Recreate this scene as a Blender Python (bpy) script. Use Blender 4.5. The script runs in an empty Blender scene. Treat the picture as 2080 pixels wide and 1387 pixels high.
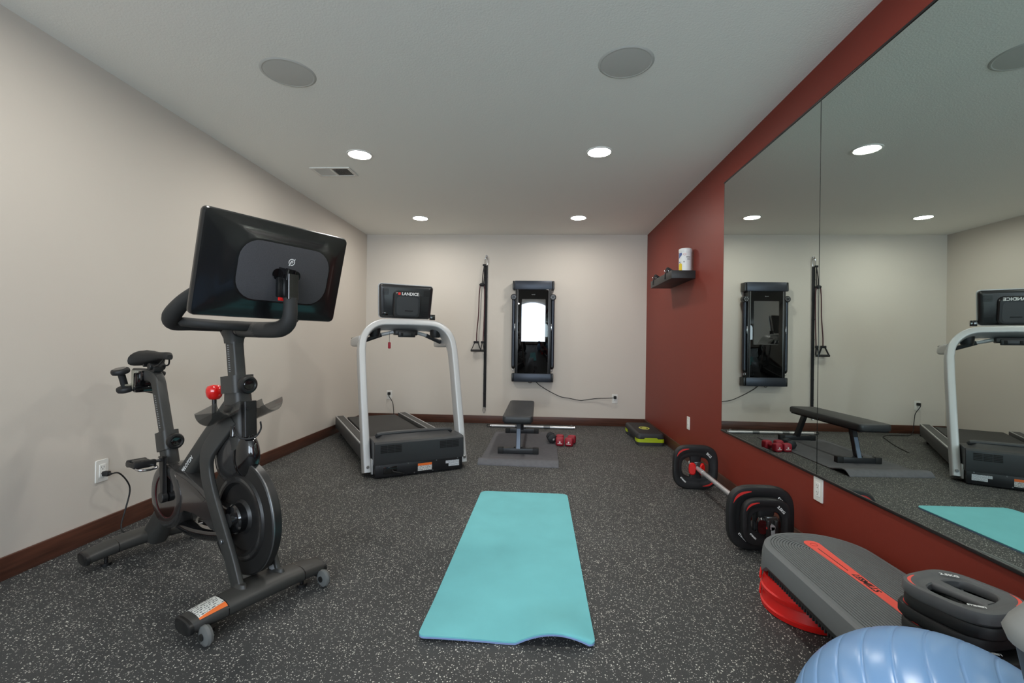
import bpy, bmesh, math, random
from mathutils import Vector, Matrix

sc = bpy.context.scene
COL = sc.collection
R = math.radians
PI = math.pi

# ------------------------------------------------------------------ camera
FPX = 950.0
cam_d = bpy.data.cameras.new('camera')
cam_d.sensor_width = 36.0
cam_d.lens = FPX / 2080.0 * 36.0
cam_d.clip_start = 0.02
cam_o = bpy.data.objects.new('camera', cam_d)
COL.objects.link(cam_o)
sc.camera = cam_o
YAW, PITCH, ROLL = 0.0584146, 0.0024856, 0.0138964
f_ = Vector((-math.sin(YAW) * math.cos(PITCH), math.cos(YAW) * math.cos(PITCH), math.sin(PITCH)))
r_ = Vector((math.cos(YAW), math.sin(YAW), 0))
u_ = r_.cross(f_)
cr_ = r_ * math.cos(ROLL) + u_ * math.sin(ROLL)
cu_ = u_ * math.cos(ROLL) - r_ * math.sin(ROLL)
cam_o.matrix_world = Matrix(((cr_.x, cu_.x, -f_.x, 0.0), (cr_.y, cu_.y, -f_.y, 0.0),
                             (cr_.z, cu_.z, -f_.z, 1.05), (0, 0, 0, 1)))

# ------------------------------------------------------------------ world / view
world = bpy.data.worlds.new('World')
sc.world = world
world.use_nodes = True
bg = world.node_tree.nodes['Background']
bg.inputs[0].default_value = (0.76, 0.88, 1.0, 1)
bg.inputs[1].default_value = 12.0
LAMP = 195.0            # radiance of one ceiling lamp's diffuser
sc.view_settings.view_transform = 'Standard'
sc.view_settings.look = 'None'
sc.view_settings.gamma = 1.0
sc.view_settings.exposure = 0.0
sc.view_settings.use_curve_mapping = False

# room: x right, y away from the camera, z up
XL, XR, YB, YR, ZC = -2.289, 1.359, 6.05, -2.6, 2.447

# ------------------------------------------------------------------ materials
def lin(c):
    return tuple(((v / 255.0) / 12.92 if v / 255.0 <= 0.04045 else ((v / 255.0 + 0.055) / 1.055) ** 2.4) for v in c)

MATS = {}
def mat(name, col, rough=0.5, metal=0.0, spec=0.5, noise=None, bump=None, coat=0.0, alpha=1.0, emit=None, trans=0.0, stretch=None):
    """principled material; noise=(scale, amount) varies the colour, bump=(scale, strength, distance)"""
    m = bpy.data.materials.new(name)
    m.use_nodes = True
    nt = m.node_tree
    b = nt.nodes['Principled BSDF']
    c = lin(col)
    b.inputs['Base Color'].default_value = (*c, 1)
    b.inputs['Roughness'].default_value = rough
    b.inputs['Metallic'].default_value = metal
    b.inputs['Specular IOR Level'].default_value = spec
    b.inputs['Coat Weight'].default_value = coat
    b.inputs['Coat Roughness'].default_value = 0.05
    b.inputs['Alpha'].default_value = alpha
    b.inputs['Transmission Weight'].default_value = trans
    if emit:
        b.inputs['Emission Color'].default_value = (*emit[0], 1)
        b.inputs['Emission Strength'].default_value = emit[1]
    if noise or bump:
        tc = nt.nodes.new('ShaderNodeTexCoord')
        vec = tc.outputs['Object']
        if stretch:
            mp = nt.nodes.new('ShaderNodeMapping')
            mp.inputs['Scale'].default_value = stretch
            nt.links.new(vec, mp.inputs['Vector'])
            vec = mp.outputs['Vector']
    if noise:
        n = nt.nodes.new('ShaderNodeTexNoise')
        n.inputs['Scale'].default_value = noise[0]
        n.inputs['Detail'].default_value = 5
        nt.links.new(vec, n.inputs['Vector'])
        rp = nt.nodes.new('ShaderNodeMapRange')
        rp.inputs['From Min'].default_value = 0.25
        rp.inputs['From Max'].default_value = 0.75
        rp.inputs['To Min'].default_value = 1 - noise[1]
        rp.inputs['To Max'].default_value = 1 + noise[1]
        nt.links.new(n.outputs['Fac'], rp.inputs['Value'])
        mx = nt.nodes.new('ShaderNodeVectorMath')
        mx.operation = 'SCALE'
        mx.inputs[0].default_value = c
        nt.links.new(rp.outputs['Result'], mx.inputs['Scale'])
        nt.links.new(mx.outputs['Vector'], b.inputs['Base Color'])
    if bump:
        n2 = nt.nodes.new('ShaderNodeTexNoise')
        n2.inputs['Scale'].default_value = bump[0]
        n2.inputs['Detail'].default_value = 3
        nt.links.new(vec, n2.inputs['Vector'])
        bp = nt.nodes.new('ShaderNodeBump')
        bp.inputs['Strength'].default_value = bump[1]
        bp.inputs['Distance'].default_value = bump[2]
        nt.links.new(n2.outputs['Fac'], bp.inputs['Height'])
        nt.links.new(bp.outputs['Normal'], b.inputs['Normal'])
    MATS[name] = m
    return m

def mat_floor():
    m = bpy.data.materials.new('speckled_rubber')
    m.use_nodes = True
    nt = m.node_tree
    b = nt.nodes['Principled BSDF']
    L = nt.links.new
    tc = nt.nodes.new('ShaderNodeTexCoord')
    wob = nt.nodes.new('ShaderNodeTexNoise')
    wob.inputs['Scale'].default_value = 260
    wob.inputs['Detail'].default_value = 2
    L(tc.outputs['Object'], wob.inputs['Vector'])
    wm = nt.nodes.new('ShaderNodeVectorMath'); wm.operation = 'MULTIPLY_ADD'
    wm.inputs[1].default_value = (0.006, 0.006, 0.006)
    L(wob.outputs['Color'], wm.inputs[0]); L(tc.outputs['Object'], wm.inputs[2])
    total = None
    for sca, thr, dist, lo in ((150, 0.87, 0.36, 0.6), (240, 0.86, 0.42, 0.30)):
        v = nt.nodes.new('ShaderNodeTexVoronoi')
        v.inputs['Scale'].default_value = sca
        L(wm.outputs['Vector'], v.inputs['Vector'])
        sep = nt.nodes.new('ShaderNodeSeparateColor')
        L(v.outputs['Color'], sep.inputs['Color'])
        g = nt.nodes.new('ShaderNodeMath'); g.operation = 'GREATER_THAN'; g.inputs[1].default_value = thr
        L(sep.outputs['Red'], g.inputs[0])
        d = nt.nodes.new('ShaderNodeMath'); d.operation = 'LESS_THAN'; d.inputs[1].default_value = dist
        L(v.outputs['Distance'], d.inputs[0])
        p = nt.nodes.new('ShaderNodeMath'); p.operation = 'MULTIPLY'
        L(g.outputs[0], p.inputs[0]); L(d.outputs[0], p.inputs[1])
        br = nt.nodes.new('ShaderNodeMapRange')
        br.inputs['To Min'].default_value = lo; br.inputs['To Max'].default_value = 1
        L(sep.outputs['Green'], br.inputs['Value'])
        q = nt.nodes.new('ShaderNodeMath'); q.operation = 'MULTIPLY'
        L(p.outputs[0], q.inputs[0]); L(br.outputs['Result'], q.inputs[1])
        if total is None:
            total = q.outputs[0]
        else:
            mx = nt.nodes.new('ShaderNodeMath'); mx.operation = 'MAXIMUM'
            L(total, mx.inputs[0]); L(q.outputs[0], mx.inputs[1]); total = mx.outputs[0]
    big = nt.nodes.new('ShaderNodeTexNoise'); big.inputs['Scale'].default_value = 2.2; big.inputs['Detail'].default_value = 4
    L(tc.outputs['Object'], big.inputs['Vector'])
    gr = nt.nodes.new('ShaderNodeTexNoise'); gr.inputs['Scale'].default_value = 380; gr.inputs['Detail'].default_value = 2
    L(tc.outputs['Object'], gr.inputs['Vector'])
    rb = nt.nodes.new('ShaderNodeMapRange'); rb.inputs['From Min'].default_value = 0.3; rb.inputs['From Max'].default_value = 0.7
    rb.inputs['To Min'].default_value = 0.85; rb.inputs['To Max'].default_value = 1.15
    L(big.outputs['Fac'], rb.inputs['Value'])
    rg = nt.nodes.new('ShaderNodeMapRange'); rg.inputs['From Min'].default_value = 0.3; rg.inputs['From Max'].default_value = 0.7
    rg.inputs['To Min'].default_value = 0.55; rg.inputs['To Max'].default_value = 1.5
    L(gr.outputs['Fac'], rg.inputs['Value'])
    mm = nt.nodes.new('ShaderNodeMath'); mm.operation = 'MULTIPLY'
    L(rb.outputs['Result'], mm.inputs[0]); L(rg.outputs['Result'], mm.inputs[1])
    base = nt.nodes.new('ShaderNodeVectorMath'); base.operation = 'SCALE'; base.inputs[0].default_value = lin((58, 59, 59))
    L(mm.outputs[0], base.inputs['Scale'])
    mix = nt.nodes.new('ShaderNodeMix'); mix.data_type = 'RGBA'
    L(total, mix.inputs['Factor']); L(base.outputs['Vector'], mix.inputs['A'])
    mix.inputs['B'].default_value = (*lin((226, 224, 214)), 1)
    L(mix.outputs['Result'], b.inputs['Base Color'])
    b.inputs['Roughness'].default_value = 0.62
    b.inputs['Specular IOR Level'].default_value = 0.35
    bp = nt.nodes.new('ShaderNodeBump'); bp.inputs['Strength'].default_value = 0.35; bp.inputs['Distance'].default_value = 0.001
    L(gr.outputs['Fac'], bp.inputs['Height']); L(bp.outputs['Normal'], b.inputs['Normal'])
    MATS['floor'] = m

def mat_wood(name, col):
    m = mat(name, col, rough=0.42, noise=(3.0, 0.45), stretch=(1.2, 1.2, 22))
    return m

def mat_print(name, base, ink, rows, band=None, band_col=(230, 110, 40), axis='Z', dens=0.5):
    """flat print: rows of ink specks like small type, with an optional coloured band (fraction from one edge)"""
    m = bpy.data.materials.new(name); m.use_nodes = True
    nt = m.node_tree; L = nt.links.new
    b = nt.nodes['Principled BSDF']; b.inputs['Roughness'].default_value = 0.5
    tc = nt.nodes.new('ShaderNodeTexCoord'); sp = nt.nodes.new('ShaderNodeSeparateXYZ')
    L(tc.outputs['Generated'], sp.inputs[0])
    ax = sp.outputs[axis]
    w = nt.nodes.new('ShaderNodeMath'); w.operation = 'MULTIPLY'; w.inputs[1].default_value = rows; L(ax, w.inputs[0])
    fr = nt.nodes.new('ShaderNodeMath'); fr.operation = 'FRACT'; L(w.outputs[0], fr.inputs[0])
    on = nt.nodes.new('ShaderNodeMath'); on.operation = 'GREATER_THAN'; on.inputs[1].default_value = 0.5; L(fr.outputs[0], on.inputs[0])
    n = nt.nodes.new('ShaderNodeTexNoise'); n.inputs['Scale'].default_value = 14; L(tc.outputs['Generated'], n.inputs['Vector'])
    gt = nt.nodes.new('ShaderNodeMath'); gt.operation = 'GREATER_THAN'; gt.inputs[1].default_value = dens; L(n.outputs['Fac'], gt.inputs[0])
    k = nt.nodes.new('ShaderNodeMath'); k.operation = 'MULTIPLY'; L(on.outputs[0], k.inputs[0]); L(gt.outputs[0], k.inputs[1])
    mix = nt.nodes.new('ShaderNodeMix'); mix.data_type = 'RGBA'
    mix.inputs['A'].default_value = (*lin(base), 1); mix.inputs['B'].default_value = (*lin(ink), 1)
    L(k.outputs[0], mix.inputs['Factor'])
    out = mix.outputs['Result']
    if band:
        g = nt.nodes.new('ShaderNodeMath'); g.operation = 'GREATER_THAN' if band > 0 else 'LESS_THAN'
        g.inputs[1].default_value = abs(band); L(ax, g.inputs[0])
        m2 = nt.nodes.new('ShaderNodeMix'); m2.data_type = 'RGBA'
        L(g.outputs[0], m2.inputs['Factor']); L(out, m2.inputs['A']); m2.inputs['B'].default_value = (*lin(band_col), 1)
        out = m2.outputs['Result']
    L(out, b.inputs['Base Color'])
    MATS[name] = m
    return m

mat('wall_paint', (209, 202, 192), rough=0.75, spec=0.3, bump=(190, 0.12, 0.002), noise=(1.5, 0.015))
mat('red_paint', (124, 48, 36), rough=0.5, spec=0.3, bump=(190, 0.10, 0.002), noise=(1.5, 0.03))
mat('ceiling_paint', (243, 243, 237), rough=0.85, spec=0.2, bump=(120, 0.35, 0.003))
mat_floor()
mat_wood('baseboard_wood', (80, 47, 34))
mat('white_plastic', (225, 224, 218), rough=0.35)
mat('light_trim', (235, 235, 230), rough=0.4)
mat('lamp_glow', (255, 255, 255), emit=((1.0, 0.96, 0.895), LAMP))
mat('grille', (198, 198, 193), rough=0.7, bump=(900, 0.4, 0.001))
mat('dark_slot', (12, 12, 12), rough=0.8)
mat('mirror_silver', (214, 224, 219), rough=0.0, metal=1.0)
mat('mirror_edge', (20, 26, 24), rough=0.2)
mat('black_trim', (24, 22, 22), rough=0.35)
mat('bike_frame', (50, 50, 48), rough=0.48, spec=0.5, noise=(300, 0.05))
mat('bike_dark', (26, 26, 26), rough=0.4)
mat('gloss_black', (16, 16, 17), rough=0.12, coat=0.6)
mat('gloss_grey', (46, 45, 44), rough=0.18, coat=0.5)
mat('rubber_black', (25, 25, 25), rough=0.62)
mat('grip_rubber', (36, 36, 35), rough=0.68, bump=(600, 0.2, 0.001))
mat('screen_shell', (20, 21, 22), rough=0.26, coat=0.15)
mat('speaker_cloth', (64, 64, 67), rough=0.85, noise=(420, 0.22), bump=(700, 0.3, 0.001))
mat('red_gloss', (205, 22, 20), rough=0.15, coat=0.6)
mat('red_plastic', (214, 28, 24), rough=0.35)
mat('smoke_plastic', (44, 46, 45), rough=0.12, alpha=0.45)
mat('clear_plastic', (190, 184, 165), rough=0.12, alpha=0.38)
mat('wheel_clear', (112, 114, 113), rough=0.2, alpha=0.8)
mat('maroon_line', (84, 22, 26), rough=0.3)
mat('chrome', (205, 205, 208), rough=0.18, metal=1.0)
mat('bar_steel', (208, 208, 210), rough=0.33, metal=0.65)
mat('steel_grey', (120, 122, 124), rough=0.35, metal=0.8)
mat('white_ink', (232, 232, 230), rough=0.5)
mat('grey_ink', (150, 152, 154), rough=0.5)
mat('dark_ink', (20, 20, 20), rough=0.5)
mat('tread_silver', (190, 192, 193), rough=0.38, metal=0.25)
mat('tread_dark', (50, 52, 54), rough=0.42)
mat('tread_black', (22, 23, 26), rough=0.4)
mat('tread_belt', (46, 46, 46), rough=0.7, noise=(90, 0.12))
mat('tread_rail', (66, 67, 67), rough=0.55)
mat('console_shell', (34, 36, 38), rough=0.3)
mat('landice_red', (215, 50, 42), rough=0.4)
mat('tonal_metal', (58, 63, 72), rough=0.38, metal=0.55)
mat('tonal_dark', (24, 25, 27), rough=0.35)
mat('tonal_glass', (5, 5, 6), rough=0.02, spec=0.6)
mat('tonal_screen', (9, 10, 11), rough=0.015, spec=1.6, coat=0.8)
mat('strap_black', (28, 29, 32), rough=0.8, bump=(500, 0.4, 0.001))
mat('tube_maroon', (70, 32, 38), rough=0.5)
mat('vinyl', (45, 46, 48), rough=0.45, bump=(260, 0.12, 0.001))
mat('bench_steel', (40, 41, 44), rough=0.4)
mat('bench_face', (116, 130, 150), rough=0.35)
mat('mat_grey', (96, 96, 100), rough=0.85, noise=(30, 0.10), bump=(220, 0.2, 0.001))
mat('mat_teal', (112, 190, 196), rough=0.8, noise=(5, 0.06), bump=(260, 0.12, 0.001))
mat('mat_blue_edge', (128, 146, 190), rough=0.8)
mat('dumbbell_red', (150, 24, 42), rough=0.5)
mat('dumbbell_black', (26, 27, 29), rough=0.55)
mat('lime', (172, 192, 24), rough=0.45)
mat('badge_lime', (208, 214, 84), rough=0.45)
mat('step_black', (44, 45, 47), rough=0.55)
mat('shelf_black', (38, 38, 38), rough=0.5)
mat('can_white', (226, 230, 230), rough=0.35)
mat('can_blue', (60, 90, 150), rough=0.4)
mat('can_yellow', (225, 195, 30), rough=0.4)
mat('plate_rubber', (22, 22, 23), rough=0.55, noise=(60, 0.08))
mat('plate_grey', (86, 87, 88), rough=0.55, noise=(60, 0.06))
mat('swoosh_red', (196, 42, 38), rough=0.5)
mat('coral', (238, 88, 74), rough=0.5)
mat('deck_grey', (102, 105, 106), rough=0.6, bump=(500, 0.15, 0.001))
mat('ball_blue', (126, 166, 212), rough=0.27, spec=0.5)
mat('machine_grey', (140, 142, 140), rough=0.5)
mat('machine_dark', (66, 70, 72), rough=0.5)
mat('tripod_black', (20, 20, 20), rough=0.4)
mat('bark', (70, 62, 52), rough=0.9)
mat_print('bike_warning', (214, 214, 208), (90, 90, 90), 9, band=0.8, axis='X')
mat_print('tread_warning', (205, 205, 202), (50, 50, 50), 9, band=0.68)
mat_print('tread_spec', (200, 204, 208), (90, 96, 104), 7)
mat_print('can_print', (222, 226, 228), (120, 140, 160), 12, dens=0.52)

# ------------------------------------------------------------------ geometry kit
def V(*a):
    return Vector(a)

def frames(pts, up, closed=False):
    out = []
    n = len(pts)
    for i in range(n):
        if closed:
            t = pts[(i + 1) % n] - pts[i - 1]
        else:
            t = pts[min(i + 1, n - 1)] - pts[max(i - 1, 0)]
        t.normalize()
        s = t.cross(up)
        if s.length < 1e-5:
            s = t.cross(V(1, 0, 0) if abs(t.x) < 0.9 else V(0, 1, 0))
        s.normalize()
        out.append((pts[i], s, s.cross(t)))
    return out

def smooth_path(pts, k=6):
    pts = [Vector(p) for p in pts]
    if len(pts) < 3:
        return pts
    out = []
    ext = [pts[0] * 2 - pts[1]] + pts + [pts[-1] * 2 - pts[-2]]
    for i in range(1, len(ext) - 2):
        p0, p1, p2, p3 = ext[i - 1:i + 3]
        for j in range(k):
            t = j / k
            out.append(0.5 * ((2 * p1) + (p2 - p0) * t + (2 * p0 - 5 * p1 + 4 * p2 - p3) * t * t + (3 * p1 - p0 - 3 * p2 + p3) * t ** 3))
    out.append(pts[-1])
    return out

def circle(r, n=16, rb=None):
    rb = rb or r
    return [(r * math.cos(2 * PI * i / n), rb * math.sin(2 * PI * i / n)) for i in range(n)]

def rrect(w, h, r, k=5):
    """rounded rectangle outline, centred"""
    r = min(r, w / 2 - 1e-5, h / 2 - 1e-5)
    out = []
    for cx, cy, a0 in ((w / 2 - r, h / 2 - r, 0), (-w / 2 + r, h / 2 - r, 90), (-w / 2 + r, -h / 2 + r, 180), (w / 2 - r, -h / 2 + r, 270)):
        for i in range(k + 1):
            a = R(a0 + 90 * i / k)
            out.append((cx + r * math.cos(a), cy + r * math.sin(a)))
    return out

def superell(a, b, e, n=48):
    out = []
    for i in range(n):
        t = 2 * PI * i / n
        c, s = math.cos(t), math.sin(t)
        out.append((a * math.copysign(abs(c) ** (2 / e), c), b * math.copysign(abs(s) ** (2 / e), s)))
    return out

class G:
    def __init__(self):
        self.bm = bmesh.new()

    def loft(self, loops, caps=(True, True), ring=False):
        bm = self.bm
        vv = [[bm.verts.new(p) for p in lp] for lp in loops]
        n = len(vv[0])
        m = len(vv)
        for i in range(m if ring else m - 1):
            a, b = vv[i], vv[(i + 1) % m]
            for j in range(n):
                bm.faces.new((a[j], a[(j + 1) % n], b[(j + 1) % n], b[j]))
        if not ring:
            if caps[0]:
                bm.faces.new(list(reversed(vv[0])))
            if caps[1]:
                bm.faces.new(vv[-1])
        return self

    def box(self, c, s, bev=0.0, seg=2, M=None):
        r = bmesh.ops.create_cube(self.bm, size=1.0)
        vs = r['verts']
        for v in vs:
            v.co = Vector((v.co.x * s[0] + c[0], v.co.y * s[1] + c[1], v.co.z * s[2] + c[2]))
            if M is not None:
                v.co = M @ v.co
        if bev > 0:
            es = list({e for v in vs for e in v.link_edges})
            bmesh.ops.bevel(self.bm, geom=es, offset=bev, segments=seg, affect='EDGES', profile=0.5)
        return self

    def bar(self, p0, p1, w, h, up=(0, 0, 1), bev=0.0):
        """straight box-section bar between two points, w across, h along up"""
        p0, p1 = Vector(p0), Vector(p1)
        t = (p1 - p0)
        ln = t.length
        t.normalize()
        s = t.cross(Vector(up)).normalized()
        u = s.cross(t)
        M = Matrix(((s.x, t.x, u.x, (p0.x + p1.x) / 2), (s.y, t.y, u.y, (p0.y + p1.y) / 2), (s.z, t.z, u.z, (p0.z + p1.z) / 2), (0, 0, 0, 1)))
        return self.box((0, 0, 0), (w, ln, h), bev, 2, M)

    def sweep(self, pts, prof, up=(0, 0, 1), scale=None, caps=(True, True), closed=False):
        pts = [Vector(p) for p in pts]
        loops = []
        fr = frames(pts, Vector(up), closed)
        for i, (p, s, u) in enumerate(fr):
            k = scale[i] if scale else 1.0
            pr = prof[i] if isinstance(prof[0], list) else prof
            loops.append([p + s * (a * k) + u * (b * k) for a, b in pr])
        return self.loft(loops, caps, ring=closed)

    def tube(self, pts, r, n=10, k=0, up=(0.13, 0.21, 0.97), closed=False):
        pts = [Vector(p) for p in pts]
        if k:
            pts = smooth_path(pts, k)
        if isinstance(r, (list, tuple)):
            m = len(pts) - 1
            sc_ = []
            for i in range(len(pts)):
                x = i / m * (len(r) - 1)
                j = min(int(x), len(r) - 2)
                sc_.append(r[j] + (r[j + 1] - r[j]) * (x - j))
            return self.sweep(pts, circle(1.0, n), up, sc_, closed=closed)
        return self.sweep(pts, circle(r, n), up, closed=closed)

    def cyl(self, p0, p1, r0, r1=None, n=24, bev=0.0):
        p0, p1 = Vector(p0), Vector(p1)
        r1 = r0 if r1 is None else r1
        if bev <= 0:
            return self.sweep([p0, p1], circle(1.0, n), (0.13, 0.21, 0.97), [r0, r1])
        t = (p1 - p0).normalized()
        pts = [p0, p0 + t * bev, p1 - t * bev, p1]
        return self.sweep(pts, circle(1.0, n), (0.13, 0.21, 0.97), [r0 - bev, r0, r1, r1 - bev])

    def lathe(self, prof, n=32, M=None, caps=(True, True)):
        M = M or Matrix()
        loops = [[M @ Vector((r * math.cos(2 * PI * i / n), r * math.sin(2 * PI * i / n), z)) for i in range(n)] for r, z in prof]
        return self.loft(loops, caps)

    def prism(self, poly, z0, z1, M=None, bev=0.0):
        M = M or Matrix()
        if bev > 0:
            cx = sum(p[0] for p in poly) / len(poly)
            cy = sum(p[1] for p in poly) / len(poly)
            def ins(p):
                d = Vector((p[0] - cx, p[1] - cy))
                l = max(d.length, 1e-6)
                return (cx + d.x * (l - bev) / l, cy + d.y * (l - bev) / l)
            q = [ins(p) for p in poly]
            lay = [(q, z0), (poly, z0 + bev), (poly, z1 - bev), (q, z1)]
        else:
            lay = [(poly, z0), (poly, z1)]
        return self.loft([[M @ Vector((x, y, z)) for x, y in pl] for pl, z in lay])

    def ell(self, c, r, nu=24, nv=14, M=None):
        M = M or Matrix()
        c = Vector(c)
        loops = []
        for j in range(nv + 1):
            a = PI * (j + 0.02 * (1 if j == 0 else -1 if j == nv else 0)) / nv
            loops.append([M @ (c + Vector((r[0] * math.sin(a) * math.cos(2 * PI * i / nu), r[1] * math.sin(a) * math.sin(2 * PI * i / nu), r[2] * math.cos(a)))) for i in range(nu)])
        return self.loft(loops)

def obj(name, g, m, parent=None, ang=35, kind=None, loc=None, rot=None):
    bm = g.bm
    bmesh.ops.recalc_face_normals(bm, faces=bm.faces[:])
    me = bpy.data.meshes.new(name)
    bm.to_mesh(me)
    bm.free()
    for p in me.polygons:
        p.use_smooth = True
    me.set_sharp_from_angle(angle=R(ang))
    me.materials.append(MATS[m] if isinstance(m, str) else m)
    o = bpy.data.objects.new(name, me)
    COL.objects.link(o)
    if parent is not None:
        o.parent = parent
    if kind:
        o['kind'] = kind
    if loc is not None:
        o.location = loc
    if rot is not None:
        o.rotation_euler = rot
    return o

def tag(o, label, cat, group=None):
    o['label'] = label
    o['category'] = cat
    if group:
        o['group'] = group
    return o

def thing(name, label, cat, loc=(0, 0, 0), rotz=0.0, group=None, rot=None):
    o = bpy.data.objects.new(name, None)
    COL.objects.link(o)
    o.empty_display_size = 0.1
    o.location = loc
    o.rotation_euler = rot if rot else (0, 0, rotz)
    return tag(o, label, cat, group)

def struct(name, g, m, parent=None, ang=35):
    o = obj(name, g, m, parent, ang)
    o['kind'] = 'structure'
    return o

def text(name, s, size, m, parent, M, ext=0.0004, bold=0.0, shear=0.0):
    cu = bpy.data.curves.new(name, 'FONT')
    cu.body = s
    cu.size = size
    cu.align_x = 'CENTER'
    cu.align_y = 'CENTER'
    cu.extrude = ext
    cu.offset = bold
    cu.shear = shear
    cu.resolution_u = 3
    t = bpy.data.objects.new(name, cu)
    COL.objects.link(t)
    dg = bpy.context.evaluated_depsgraph_get()
    me = bpy.data.meshes.new_from_object(t.evaluated_get(dg))
    COL.objects.unlink(t)
    bpy.data.objects.remove(t)
    me.name = name
    me.transform(M)
    me.materials.clear()
    me.materials.append(MATS[m])
    o = bpy.data.objects.new(name, me)
    COL.objects.link(o)
    o.parent = parent
    return o

def basis(x, y, z, o=(0, 0, 0)):
    x, y, z = Vector(x).normalized(), Vector(y).normalized(), Vector(z).normalized()
    return Matrix(((x.x, y.x, z.x, o[0]), (x.y, y.y, z.y, o[1]), (x.z, y.z, z.z, o[2]), (0, 0, 0, 1)))

def copy_tree(o, parent=None):
    c = o.copy()
    COL.objects.link(c)
    if parent is not None:
        c.parent = parent
    for ch in list(o.children):
        copy_tree(ch, c)
    return c

# ================================================================== SETTING
WT = 0.12
struct('floor', G().box(((XL + XR) / 2, (YB + YR) / 2, -0.05), (XR - XL + 2 * WT, YB - YR + 2 * WT, 0.1)), 'floor')
struct('ceiling', G().box(((XL + XR) / 2, (YB + YR) / 2, ZC + 0.05), (XR - XL + 2 * WT, YB - YR + 2 * WT, 0.1)), 'ceiling_paint')
struct('wall_left', G().box((XL - WT / 2, (YB + YR) / 2, ZC / 2), (WT, YB - YR, ZC)), 'wall_paint')
struct('wall_right', G().box((XR + WT / 2, (YB + YR) / 2, ZC / 2), (WT, YB - YR, ZC)), 'red_paint')
struct('wall_back', G().box(((XL + XR) / 2, YB + WT / 2, ZC / 2), (XR - XL + 2 * WT, WT, ZC)), 'wall_paint')
# rear wall behind the camera, with an arched window whose daylight shows in the trainer's glass
WX0, WX1, WZ0, WZ1 = -0.80, 0.36, 0.80, 2.36
PX0, PX1 = -0.88, 0.44          # wall panel that holds the arched opening
cxw = (WX0 + WX1) / 2
def arch_pt(a):
    hw = (WX1 - WX0) / 2
    dx, dz = math.cos(a), math.sin(a)
    t = 0.0
    while t < 3:
        t += 0.005
        x, z = t * dx, 1.45 + t * dz
        top = WZ1 - (hw * 0.55) * (1 - math.sqrt(max(0.0, 1 - (x / hw) ** 2)))
        if abs(x) > hw or z < WZ0 or z > top:
            break
    return (cxw + t * dx, 1.45 + t * dz)
def rect_pt(a):
    dx, dz = math.cos(a), math.sin(a)
    ts = []
    if abs(dx) > 1e-6:
        ts.append(((PX1 if dx > 0 else PX0) - cxw) / dx)
    if abs(dz) > 1e-6:
        ts.append(((ZC if dz > 0 else 0.0) - 1.45) / dz)
    t = min(ts)
    return (cxw + t * dx, 1.45 + t * dz)
angs = sorted([2 * PI * i / 72 for i in range(72)] + [math.atan2(z - 1.45, x - cxw) % (2 * PI) for x in (PX0, PX1) for z in (0.0, ZC)]
              + [math.atan2(WZ0 - 1.45, x - cxw) % (2 * PI) for x in (WX0, WX1)])
op = [rect_pt(a) for a in angs]
ip = [arch_pt(a) for a in angs]
FILL_WINDOWS = ((-2.15, -1.02), (0.58, 1.24))       # unseen windows added for fill daylight, either side of the arched one
SZ0, SZ1 = 0.55, 2.33
g = G()
g.loft([[V(x, YR, z) for x, z in op], [V(x, YR, z) for x, z in ip], [V(x, YR - WT, z) for x, z in ip], [V(x, YR - WT, z) for x, z in op]], ring=True)
def wbox(x0, x1, z0, z1):
    g.box(((x0 + x1) / 2, YR - WT / 2, (z0 + z1) / 2), (x1 - x0, WT, z1 - z0))
edges = [XL - WT, FILL_WINDOWS[0][0], FILL_WINDOWS[0][1], PX0, PX1, FILL_WINDOWS[1][0], FILL_WINDOWS[1][1], XR + WT]
wbox(edges[0], edges[1], 0, ZC); wbox(edges[2], edges[3], 0, ZC); wbox(edges[4], edges[5], 0, ZC); wbox(edges[6], edges[7], 0, ZC)
for x0, x1 in FILL_WINDOWS:
    wbox(x0, x1, 0, SZ0); wbox(x0, x1, SZ1, ZC)
struct('wall_rear', g, 'wall_paint')
def inset(p, k):
    return (cxw + (p[0] - cxw) * k, 1.45 + (p[1] - 1.45) * k)
g = G()
fo, fi = ip, [inset(p, 0.93) for p in ip]
g.loft([[V(x, YR - 0.02, z) for x, z in fo], [V(x, YR - 0.02, z) for x, z in fi], [V(x, YR - 0.07, z) for x, z in fi], [V(x, YR - 0.07, z) for x, z in fo]], ring=True)
win = struct('window_1', g, 'white_plastic')
for k, (x0, x1) in enumerate(FILL_WINDOWS):  # frames of the two windows added to bring in more daylight
    fo = rrect(x1 - x0, SZ1 - SZ0, 0.002, 1); fi = rrect(x1 - x0 - 0.09, SZ1 - SZ0 - 0.09, 0.002, 1)
    xc, zc = (x0 + x1) / 2, (SZ0 + SZ1) / 2
    struct('window_%d' % (k + 2), G().loft([[V(xc + a, YR - y, zc + b) for a, b in lp] for lp, y in ((fo, 0.02), (fi, 0.02), (fi, 0.07), (fo, 0.07))], ring=True), 'white_plastic')
for x0, x1, z0, z1 in ((WX0, WX1, WZ0, WZ1), (*FILL_WINDOWS[0], SZ0, SZ1), (*FILL_WINDOWS[1], SZ0, SZ1)):
    pd = bpy.data.lights.new('window_portal', 'AREA')
    pd.shape = 'RECTANGLE'; pd.size = x1 - x0; pd.size_y = z1 - z0
    pd.cycles.is_portal = True
    po = bpy.data.objects.new('window_portal', pd)
    COL.objects.link(po)
    po.location = ((x0 + x1) / 2, YR - WT - 0.01, (z0 + z1) / 2)
    po.rotation_euler = (R(90), 0, 0)     # points into the room (+Y)

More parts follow.
